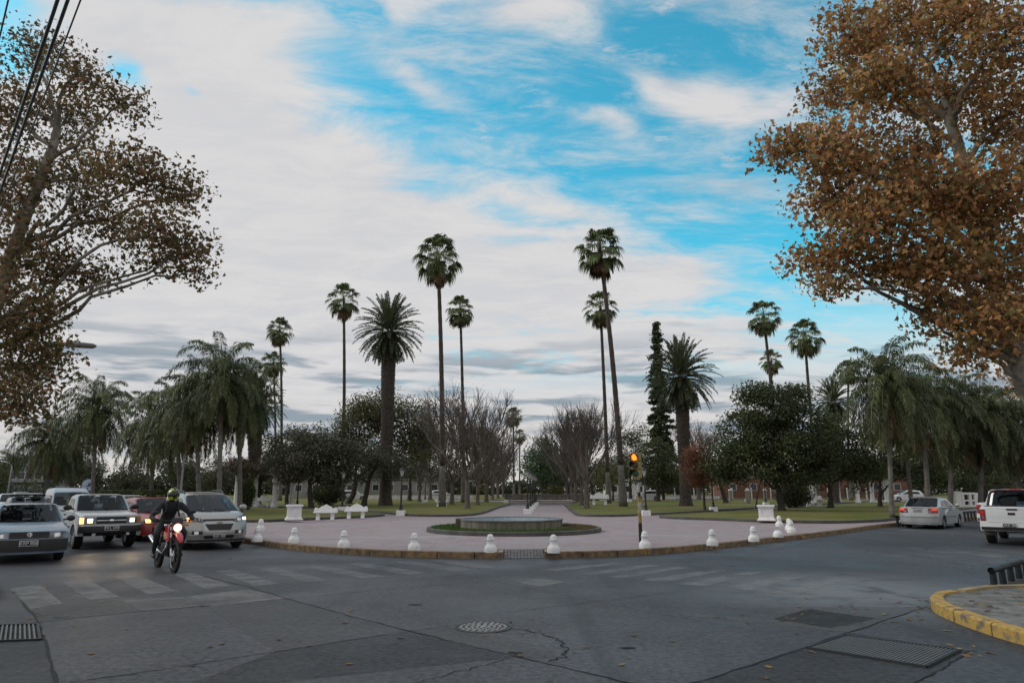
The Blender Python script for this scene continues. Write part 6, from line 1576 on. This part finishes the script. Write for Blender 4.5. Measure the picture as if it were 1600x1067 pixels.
def minivan():
    H = R(180 - 38); ctr = back(341, 859, H, 2.18)
    c = Car('minivan', 'silver beige minivan with roof rails beside the motorcyclist', 'minivan', ctr, H, 4.36, 1.76,
        [(2.12, .26), (2.18, .42), (2.16, .60), (2.08, .80), (1.95, .92), (1.68, 1.02), (1.40, 1.09), (1.25, 1.10), (-2.05, 1.10), (-2.16, .95), (-2.18, .30)], (1.33, -1.29), .325, .22,
        [(1.50, 1.05), (.48, 1.575), (.1, 1.64), (-.6, 1.665), (-1.5, 1.64), (-1.9, 1.56), (-2.12, 1.09)], P_beige, tumble=.29, plan=.34, tw=.21, arch=1.15)
    c.glass(0, (.03, .04), .945); c.wipers()
    c.side('side_window', [[(1.12, 1.13), (.42, 1.50), (-.2, 1.545), (-.2, 1.12)], [(-.28, 1.12), (-.28, 1.55), (-1.2, 1.54), (-1.2, 1.12)], [(-1.28, 1.12), (-1.28, 1.53), (-1.75, 1.48), (-1.9, 1.14)]], M_glass)
    for s in (-1, 1):
        y0, y1 = s * .50, s * .85
        q = [(s * .40, .80), (s * .83, .83), (s * .83, 1.0), (s * .40, .86)]
        if s < 0: q = [q[1], q[0], q[3], q[2]]
        o = c.end('headlight', 1, q, mat('dark_lens', (.07, .075, .085), .08, .4, c2=(.16, .17, .19), scale=9), .012)
        c.rect('bulb', 1, s * .60, .86, .13, .075, M_chrome, .018, parent=o); c.rect('turn_lamp', 1, s * .775, .88, .13, .09, M_litamber if s < 0 else mat('lit_pale_lamp', (.8, .7, .65), .3, emit=(1, .75, .65), estr=1.3), .020, parent=o)
        f = c.rect('fog_lamp', 1, s * .60, .50, .26, .10, M_plastic, .010); c.rect('fog_lens', 1, s * .62, .50, .10, .075, M_chrome, .016, parent=f)
        c.end('bumper_crease', 1, ([(s * .42, .40), (s * .84, .435), (s * .84, .46), (s * .42, .42)] if s > 0 else [(s * .84, .435), (s * .42, .40), (s * .42, .42), (s * .84, .46)]), P_beige, .02)
    c.end('grille_surround', 1, [(-.42, .54), (.42, .54), (.50, .92), (-.50, .92)], P_silver, .010)
    c.end('grille', 1, [(-.30, .57), (.30, .57), (.41, .745), (-.41, .745)], M_black, .018); c.end('upper_grille', 1, [(-.44, .83), (.44, .83), (.45, .885), (-.45, .885)], M_black, .018)
    b = MB(); x = c.end_x(1, .79) + .03                  # bow tie shaped emblem
    b.prism(ccw([Vector(p) for p in ((-.075, -.014), (-.022, -.014), (-.022, -.022), (.022, -.022), (.022, -.014), (.085, -.014), (.075, .014), (.022, .014), (.022, .022), (-.022, .022), (-.022, .014), (-.085, .014))]), 0, .012, Matrix.Translation((x, 0, .788)) @ Matrix(((0, 0, 1, 0), (1, 0, 0, 0), (0, 1, 0, 0), (0, 0, 0, 1))))
    b.build('emblem', mat('gold_emblem', (.5, .38, .14), .3, .6), c.o)
    c.end('lower_grille', 1, [(-.40, .33), (.40, .33), (.44, .42), (-.44, .42)], M_black, .012); c.end('chin', 1, [(-.82, .24), (.82, .24), (.82, .30), (-.82, .30)], M_plastic, .015)
    c.plate(1, .40, 'NIC 482', .34, .11, dark=True)
    b = MB()
    for s in (-1, 1):
        pts = [c.Gh(x, z, s * .90) for x, z in ((.18, 1.62), (.0, 1.66), (-.6, 1.68), (-1.3, 1.665), (-1.6, 1.62))]
        b.tube([(p[0], p[1], p[2] + (.05 if 0 < i < 4 else .0)) for i, p in enumerate(pts)], .022, 7)
    b.build('roof_rail', M_darkmetal, c.o)
    MB().tube([(-.1, 0, 1.66), (-.22, 0, 1.80)], .006, 5).build('antenna', M_black, c.o)
    c.mirrors(1.02, 1.17, P_beige, (.15, .24, .18))
    c.seams([[(.96, .34), (1.0, 1.03), (-.22, 1.05), (-.22, .34)], [(-.25, .34), (-.25, 1.05), (-1.2, 1.06), (-1.2, .8), (-.98, .5), (-.9, .34)]]); c.handles([(-.08, .94), (-1.05, .96)])
    c.side('sill_trim', [[(.95, .26), (.95, .33), (-.9, .33), (-.9, .26)]], M_plastic, .012, lower=True)
    return c
minivan()

def silver_sedan():
    H = R(46.5); p = G(1437, 826); ctr = p + Vector((math.sin(H) * 2.05, math.cos(H) * 2.05, 0))
    c = Car('sedan_car', 'silver sedan car driving away on the right street with lit tail lights', 'car', ctr, H, 4.15, 1.64,
        [(2.07, .28), (2.07, .52), (2.0, .68), (1.1, .90), (.9, .92), (-1.2, .94), (-1.95, .98), (-2.03, .95), (-2.07, .62), (-2.08, .50), (-2.07, .27)], (1.25, -1.2), .29, .20,
        [(1.0, .90), (.25, 1.36), (-.2, 1.405), (-.75, 1.395), (-1.05, 1.35), (-1.62, .97)], P_silver, tumble=.28, plan=.18)
    c.glass(0); c.glass(4, (.04, .08), .91, 'rear_window')
    c.side('side_window', [[(.72, .96), (.2, 1.28), (-.28, 1.31), (-.28, .97)], [(-.35, .97), (-.35, 1.31), (-.95, 1.28), (-1.28, 1.0)]], M_glass)
    for s in (-1, 1):
        o = c.rect('tail_light', -1, s * .60, .80, .36, .20, M_redlens, .012)
        c.rect('upper_lens', -1, s * .66, .85, .2, .09, mat('lit_tail_lamp', (.5, .04, .02), .3, emit=(1, .10, .04), estr=.6), .018, parent=o)
        c.rect('reverse_lens', -1, s * .52, .76, .14, .08, M_lens, .018, parent=o)
        headlamp(c, s * .58, .64, .32, .14)
    c.end('bumper', -1, [(-.80, .28), (.80, .28), (.80, .56), (-.80, .56)], P_silver, .03, .1, 13)
    c.rect('bumper_strip', -1, 0, .52, 1.5, .035, mat('grey_plastic', (.16, .16, .165), .5), .042)
    c.plate(-1, .80, 'VGB 531', .36, .13); c.rect('boot_trim', -1, 0, .905, .5, .02, M_plastic, .014)
    c.mirrors(.68, .99, P_silver); c.seams([[(.75, .32), (.75, .88), (-.3, .9), (-.3, .32)], [(-.33, .32), (-.33, .9), (-1.05, .92), (-1.0, .6), (-.82, .34)]]); c.handles([(-.15, .82), (-.95, .84)])
    c.side('side_trim', [[(.75, .50), (.75, .55), (-.8, .55), (-.8, .50)]], mat('grey_plastic', (.16, .16, .165)), .012, lower=True)
    MB().tube([(-1.95, -.45, .24), (-2.08, -.45, .24)], .03, 8).build('exhaust', M_steel, c.o)
    MB().tube([(-.6, .0, 1.4), (-.75, .0, 1.5)], .006, 5).build('antenna', M_black, c.o)
silver_sedan()

def right_pickup(label, p, H, roof_bar=True):
    ctr = p + Vector((math.sin(H) * 2.6, math.cos(H) * 2.6, 0))
    c = Car('pickup_truck', label, 'pickup', ctr, H, 5.25, 1.82,
        [(2.62, .42), (2.62, .75), (2.5, 1.0), (1.5, 1.12), (1.3, 1.14), (-.75, 1.16), (-.8, 1.20), (-2.55, 1.20), (-2.60, 1.16), (-2.60, .66), (-2.62, .58), (-2.60, .50)], (1.6, -1.5), .37, .44,
        [(1.35, 1.1), (.55, 1.66), (.2, 1.74), (-.5, 1.75), (-.66, 1.70), (-.82, 1.17)], P_white, tumble=.24, arch=1.18, tw=.25, spokes=6, plan=.10)
    c.glass(0); c.glass(4, (.14, .12), .84, 'rear_window')
    c.side('side_window', [[(1.05, 1.2), (.5, 1.6), (-.05, 1.64), (-.05, 1.2)], [(-.12, 1.2), (-.12, 1.64), (-.58, 1.62), (-.66, 1.22)]], M_glass)
    c.end('tailgate', -1, [(-.70, .72), (.70, .72), (.70, 1.185), (-.70, 1.185)], P_white, .015, .05, 13)
    c.rect('tailgate_latch', -1, 0, 1.12, .28, .045, M_plastic, .022); c.rect('tailgate_handle', -1, .02, .985, .19, .075, M_black, .024)
    for s in (-1, 1):
        o = c.rect('tail_light', -1, s * .80, .93, .15, .36, M_redlens, .016)
        c.rect('reverse_lens', -1, s * .80, .865, .12, .10, M_lens, .022, parent=o); c.rect('upper_lens', -1, s * .80, 1.02, .11, .10, mat('bright_red_lens', (.55, .03, .02), .2), .022, parent=o)  # upper lens differs only by a brighter red colour
    c.end('bumper', -1, [(-.88, .56), (.88, .56), (.88, .70), (-.88, .70)], P_white, .09, .2, 13); c.end('bumper_step', -1, [(-.86, .47), (.86, .47), (.86, .57), (-.86, .57)], M_plastic, .12, .25, 13)
    c.plate(-1, .63, 'OXK 300', .38, .13, y=.1)
    for o in list(c.o.children):
        if o.name.startswith('number_plate'): o.location.x -= .085
    if roof_bar:
        b = MB()
        for s in (-1, 1): b.tube([(-1.55, s * .74, 1.18), (-1.35, s * .73, 1.36), (-1.08, s * .70, 1.58), (-.98, s * .66, 1.66), (-.96, s * .5, 1.70)], .042, 9)
        b.tube([(-.96, -.5, 1.70), (-.96, .5, 1.70)], .042, 9); b.build('roll_bar', mat('dark_red_bar', (.05, .022, .024), .3, .4), c.o, 60)
    for s in (-1, 1): MB().box((-1.93, s * .74, .42), (.03, .30, .28)).build('mud_flap', mat('mud_flap_brown', (.10, .075, .055), .8), c.o)
    MB().box((-1.68, 0, 1.204), (1.62, 1.5, .012)).build('load_bed', M_plastic, c.o)
    MB().box((-.62, 0, 1.755), (.06, .34, .04)).build('brake_lamp', M_redlens, c.o)
    c.mirrors(1.0, 1.24, P_white, (.14, .24, .2)); c.seams([[(1.1, .5), (1.1, 1.08), (.0, 1.1), (.0, .5)], [(-.03, .5), (-.03, 1.1), (-.72, 1.12), (-.72, .6)]])
    return c
pk = right_pickup('white pickup truck with dark roll bar seen from behind at the right edge', G(1589, 853), R(41))
right_pickup('second white pickup truck parked ahead of the one with the roll bar', G(1570, 832), R(44), False)

# ------------------------------------------------------------------ motorcycle and rider (local +X forward)
def motorcycle():
    H = R(180 - 40); front = G(271.5, 894); loc = front - Vector((math.sin(H) * .70, math.cos(H) * .70, 0))
    o = empty('motorcycle', loc, math.pi / 2 - H, 'red trail motorcycle with lit headlamp ridden past the minivan', 'motorcycle')
    Rx = Matrix.Rotation(math.pi / 2, 4, 'X'); P_bike = paint('red_bike_plastic', (.50, .025, .03), rough=.3)
    def wheel(x, r, w):
        t = MB(); pr = [(r - .055 + .055 * math.cos(a), w / 2 * math.sin(a)) for a in [2 * math.pi * i / 14 for i in range(15)]]; t.lathe(pr, 40, Rx)
        for i in range(52):
            a = i * 2 * math.pi / 52
            for s in (-1, 1): t.box((r * .995 * math.cos(a), s * w * .22, r * .995 * math.sin(a)), (.018, w * .3, .03), ry=-a)
        wo = t.build('wheel', M_tyre, o, 50); wo.location = (x, 0, r)
        q = MB(); q.lathe([(r - .095, -.035), (r - .08, -.04), (r - .075, 0), (r - .08, .04), (r - .095, .035), (r - .09, 0), (r - .095, -.035)], 40, Rx); q.build('rim', M_chrome, wo, 50)
        q = MB(); q.lathe([(.035, -.09), (.06, -.07), (.04, -.03), (.04, .03), (.06, .07), (.035, .09)], 16, Rx)
        for i in range(18): a = i * 2 * math.pi / 18; q.tube([(.045 * math.cos(a + .5), (-1) ** i * .05, .045 * math.sin(a + .5)), ((r - .09) * math.cos(a), 0, (r - .09) * math.sin(a))], .0035, 4)
        q.lathe([(.11, .055), (.12, .058), (.11, .062)], 24, Rx); q.build('hub', M_steel, wo, 50)
    wheel(.70, .345, .085); wheel(-.66, .32, .10)
    f = MB()
    for s in (-1, 1): f.tube([(.70, s * .085, .345), (.60, s * .085, .62), (.445, s * .085, 1.02)], [.03, .028, .02], 10)
    f.build('fork', M_steel, o, 60)
    g = MB()
    for s in (-1, 1): g.tube([(.655, s * .085, .50), (.575, s * .085, .72)], .034, 10)
    g.box((.50, 0, .86), (.08, .24, .04), ry=.35); g.box((.46, 0, .98), (.08, .24, .04), ry=.35); g.build('fork_gaiter', M_black, o, 60)
    b = MB(); n = 9; vs = []
    for i in range(n):
        a = R(150 - 118 * i / (n - 1)); wv = .075 if i < n - 2 else (.055 if i == n - 2 else .025)
        for y, dz in ((-wv, -.035), (-wv * .7, 0), (0, .012), (wv * .7, 0), (wv, -.035)): vs.append((.68 + .41 * math.cos(a), y, .40 + .41 * math.sin(a) + dz))
    b.add(vs, [(i * 5 + j, i * 5 + j + 1, (i + 1) * 5 + j + 1, (i + 1) * 5 + j) for i in range(n - 1) for j in range(4)])
    m = b.build('front_mudguard', P_bike, o, 180); m.location = (.0, 0, .02); sd = m.modifiers.new('thick', 'SOLIDIFY'); sd.thickness = .008
    h = MB(); h.lathe([(.10, 0), (.115, .03), (.11, .07), (.075, .13)], 6, Matrix.Translation((.66, 0, .93)) @ Matrix.Rotation(-math.pi / 2, 4, 'Y') @ Matrix.Diagonal((1.0, 1.0, 1, 1))); hb = h.build('headlamp_fairing', P_bike, o, 30)
    MB().lathe([(.085, 0), (.07, .02), (0, .028)], 16, Matrix.Translation((.662, 0, .93)) @ Matrix.Rotation(math.pi / 2, 4, 'Y')).build('headlamp', mat('lit_bike_lamp', (.9, .7, .5), .2, emit=(1, .66, .42), estr=2.2), hb, 180)
    MB().box((.60, 0, 1.075), (.02, .22, .13), ry=-.4).build('windscreen', M_glass, o, bevel=.008)
    b = MB()
    b.add([(.40, s * .12, .90) for s in (-1, 1)] + [(.46, s * .14, .62) for s in (-1, 1)] + [(.12, s * .15, .66) for s in (-1, 1)] + [(-.02, s * .11, .84) for s in (-1, 1)] + [(.30, s * .07, 1.02) for s in (-1, 1)] + [(.02, s * .08, .97) for s in (-1, 1)],
          [(0, 2, 4, 6), (7, 5, 3, 1), (0, 6, 10, 8), (7, 1, 9, 11), (8, 10, 11, 9), (0, 8, 9, 1), (0, 1, 3, 2), (2, 3, 5, 4), (4, 5, 7, 6), (6, 7, 11, 10)])
    b.build('fuel_tank', P_bike, o, 60, bevel=.03)
    s_ = MB(); s_.box((-.30, 0, .90), (.68, .22, .10), ry=.05); s_.build('seat', M_plastic, o, bevel=.035)
    t = MB(); t.prism(ccw([Vector((-.15, .84)), Vector((-.85, .92)), Vector((-.95, .90)), Vector((-.6, .78)), Vector((-.2, .72))]), -.10, .10, Rx); t.build('tail_panel', P_bike, o, bevel=.02)
    MB().box((-.95, 0, .86), (.03, .12, .06)).build('tail_light', M_redlens, o)
    e = MB(); e.box((.02, 0, .46), (.30, .22, .24)); e.lathe([(.09, 0), (.09, .02), (.075, .03), (.09, .04), (.075, .06), (.09, .07), (.075, .09), (.09, .10), (.08, .17)], 12, Matrix.Translation((.12, 0, .54)) @ Matrix.Rotation(.35, 4, 'Y'))
    e.lathe([(.09, -.15), (.10, -.13), (.10, .13), (.09, .15)], 16, Matrix.Translation((.03, 0, .42)) @ Rx); e.build('engine', mat('engine_alloy', (.09, .09, .092), .45, .6), o, 50, bevel=.01)
    fr = MB(); fr.tube([(.42, 0, .98), (.28, 0, .55), (.16, 0, .30), (-.2, 0, .30)], .025, 8)
    for s in (-1, 1): fr.tube([(.38, 0, .9), (-.1, s * .1, .72), (-.25, s * .11, .40), (-.66, s * .1, .32)], .022, 8); fr.tube([(-.15, s * .1, .76), (-.8, s * .09, .84)], .016, 6); fr.tube([(-.6, s * .11, .36), (-.38, s * .12, .80)], .025, 8)
    fr.build('frame', M_black, o, 60)
    ex = MB(); ex.tube([(.18, -.06, .62), (.26, -.1, .5), (.15, -.14, .36), (-.2, -.15, .42), (-.4, -.16, .52), (-.9, -.17, .68)], [.022, .022, .022, .025, .045, .045], 10); ex.build('exhaust', M_steel, o, 60)
    hd = MB(); hd.tube([(.34, -.40, 1.06), (.38, -.28, 1.08), (.42, -.12, 1.07), (.42, .12, 1.07), (.38, .28, 1.08), (.34, .40, 1.06)], .013, 8); hd.box((.42, 0, 1.07), (.06, .14, .05)); hd.build('handlebar', M_black, o, 60)
    for s in (-1, 1):
        q = MB(); q.tube([(.38, s * .29, 1.09), (.36, s * .36, 1.22)], .006, 5); q.ball((.36, s * .38, 1.25), (.02, .06, .04), 12, 8); q.build('mirror', M_black, o, 60)
        q = MB(); q.tube([(.52, s * .12, .98), (.54, s * .2, .98)], .008, 5); q.ball((.55, s * .22, .98), (.03, .035, .03), 10, 8); q.build('turn_signal', M_amber if s > 0 else M_chrome, o, 60)
        q = MB(); q.tube([(-.08, s * .13, .36), (-.08, s * .26, .36)], .014, 6); q.build('footpeg', M_steel, o)
    return loc, H
def skin_body(name, joints, edges, m, parent, sub=2):
    me = bpy.data.meshes.new(name); me.from_pydata([j[:3] for j in joints], edges, []); me.update()
    o = bpy.data.objects.new(name, me); COL.objects.link(o)
    sk = o.modifiers.new('skin', 'SKIN'); sk.use_smooth_shade = True; sk.branch_smoothing = .4
    for i, j in enumerate(joints):
        r = j[3]; r = r if isinstance(r, tuple) else (r, r); me.skin_vertices[0].data[i].radius = r
        me.skin_vertices[0].data[i].use_root = (i == 0)
    ss = o.modifiers.new('sub', 'SUBSURF'); ss.levels = sub; ss.render_levels = sub
    dg = bpy.context.evaluated_depsgraph_get(); ev = o.evaluated_get(dg); nm = bpy.data.meshes.new_from_object(ev)
    bpy.data.objects.remove(o); return link(name, nm, m, parent, 180)
def rider(loc, H):
    o = empty('person', loc, math.pi / 2 - H, 'motorcycle rider in black clothes and a yellow green helmet', 'person')
    M_cloth = mat('black_clothing', (.013, .014, .017), .8, c2=(.022, .023, .027), scale=14, bump=.5, bscale=25)
    J = [(-.28, 0, .99, (.17, .14)), (-.22, 0, 1.12, (.165, .13)), (-.12, 0, 1.28, (.18, .14)), (-.05, 0, 1.41, (.15, .11)), (-.01, 0, 1.49, .07), (.02, 0, 1.56, .065)]
    E = [(0, 1), (1, 2), (2, 3), (3, 4), (4, 5)]
    for s in (-1, 1):
        b = len(J); J += [(-.04, s * .20, 1.405, .085), (.06, s * .36, 1.24, .062), (.10, s * .42, 1.14, .058), (.22, s * .40, 1.10, .05), (.31, s * .36, 1.085, .038)]
        E += [(3, b), (b, b + 1), (b + 1, b + 2), (b + 2, b + 3), (b + 3, b + 4)]
        b = len(J); J += [(-.22, s * .13, .95, .115), (-.02, s * .22, .88, .095), (.16, s * .28, .80, .075), (.10, s * .27, .66, .068), (-.02, s * .26, .50, .058), (-.08, s * .26, .40, .048)]
        E += [(0, b), (b, b + 1), (b + 1, b + 2), (b + 2, b + 3), (b + 3, b + 4), (b + 4, b + 5)]
    skin_body('body', J, E, M_cloth, o)
    for s in (-1, 1):
        JJ = [(-.09, s * .26, .42, .052), (-.10, s * .265, .345, .05), (-.03, s * .275, .315, .045), (.07, s * .28, .305, .042), (.13, s * .283, .30, .032)]
        skin_body('boot', JJ, [(i, i + 1) for i in range(4)], mat('boot_leather', (.016, .015, .016), .6), o)
        # glove: palm on the grip, fingers wrapped round the bar, thumb under
        gl = [(.30, s * .37, 1.085, .032), (.335, s * .355, 1.09, .036), (.36, s * .345, 1.09, .030)]; ge = [(0, 1), (1, 2)]
        for k in range(4):
            y = s * (.315 + .026 * k); L = (.9, 1.0, .97, .8)[k]; b = len(gl)
            gl += [(.368, y, 1.088, .0105), (.385, y, 1.085 - .012 * L, .010), (.380, y, 1.085 - .034 * L, .0095), (.358, y, 1.085 - .044 * L, .009)]; ge += [(2, b), (b, b + 1), (b + 1, b + 2), (b + 2, b + 3)]
        b = len(gl); gl += [(.335, s * .318, 1.075, .012), (.35, s * .30, 1.055, .0105), (.365, s * .295, 1.046, .0095)]; ge += [(1, b), (b, b + 1), (b + 1, b + 2)]
        skin_body('glove', gl, ge, mat('glove_leather', (.012, .012, .013), .6), o)
    hx, hz = .045, 1.635
    m = bpy.data.materials.new('helmet_shell'); m.use_nodes = True; k = NT(m.node_tree); p = k.n['Principled BSDF']
    tc = k.new('ShaderNodeTexCoord'); f = k.ramp(k.noise(tc.outputs['Object'], 7.5, 1, .5, .6), .60, .63)
    k.l.new(k.mix(f, (.40, .52, .03), (.012, .013, .012)), p.inputs['Base Color']); p.inputs['Roughness'].default_value = .22; p.inputs['Coat Weight'].default_value = .5
    h = MB(); h.ball((hx, 0, hz), (.15, .125, .138), 26, 18); v = []
    for (x, y, z) in h.v:
        dz = z - hz
        if dz < -.03 and x > hx: x = hx + (x - hx) * 1.12                 # chin bar
        if dz < -.095: z = hz - .118; x = hx + (x - hx) * 1.05; y *= 1.05
        v.append((x, y, z))
    h.v = v; hm = h.build('helmet', m, o, 60)
    vz = MB(); vs = []; n = 15
    for z, kx in ((hz - .052, 1.06), (hz - .02, 1.04), (hz + .02, 1.01), (hz + .052, .965)):
        for i in range(n):
            a = R(-78 + 156 * i / (n - 1)); c = math.sqrt(max(1 - ((z - hz) / .138) ** 2, .1))
            vs.append((hx + .156 * c * math.cos(a) * kx, .131 * c * math.sin(a) * 1.01, z))
    vz.add(vs, [(j * n + i, j * n + i + 1, (j + 1) * n + i + 1, (j + 1) * n + i) for j in range(3) for i in range(n - 1)])
    w = vz.build('visor', mat('smoked_visor', (.02, .02, .022), .08), hm, 180); sd = w.modifiers.new('thick', 'SOLIDIFY'); sd.thickness = .004
    vt = MB(); vt.box((hx + .05, 0, hz + .128), (.12, .05, .03), ry=.35); vt.box((hx + .158, 0, hz - .085), (.03, .09, .025)); vt.build('vent', M_plastic, hm, bevel=.008)
    b = MB()
    for s in (-1, 1):
        b.tube([(-.16, s * .13, 1.46), (-.04, s * .135, 1.515), (.075, s * .125, 1.42), (.075, s * .13, 1.28), (-.02, s * .19, 1.14)], .018, 6)
    b.build('backpack_strap', mat('grey_strap', (.035, .036, .036), .8), o, 180)
rider(*motorcycle())
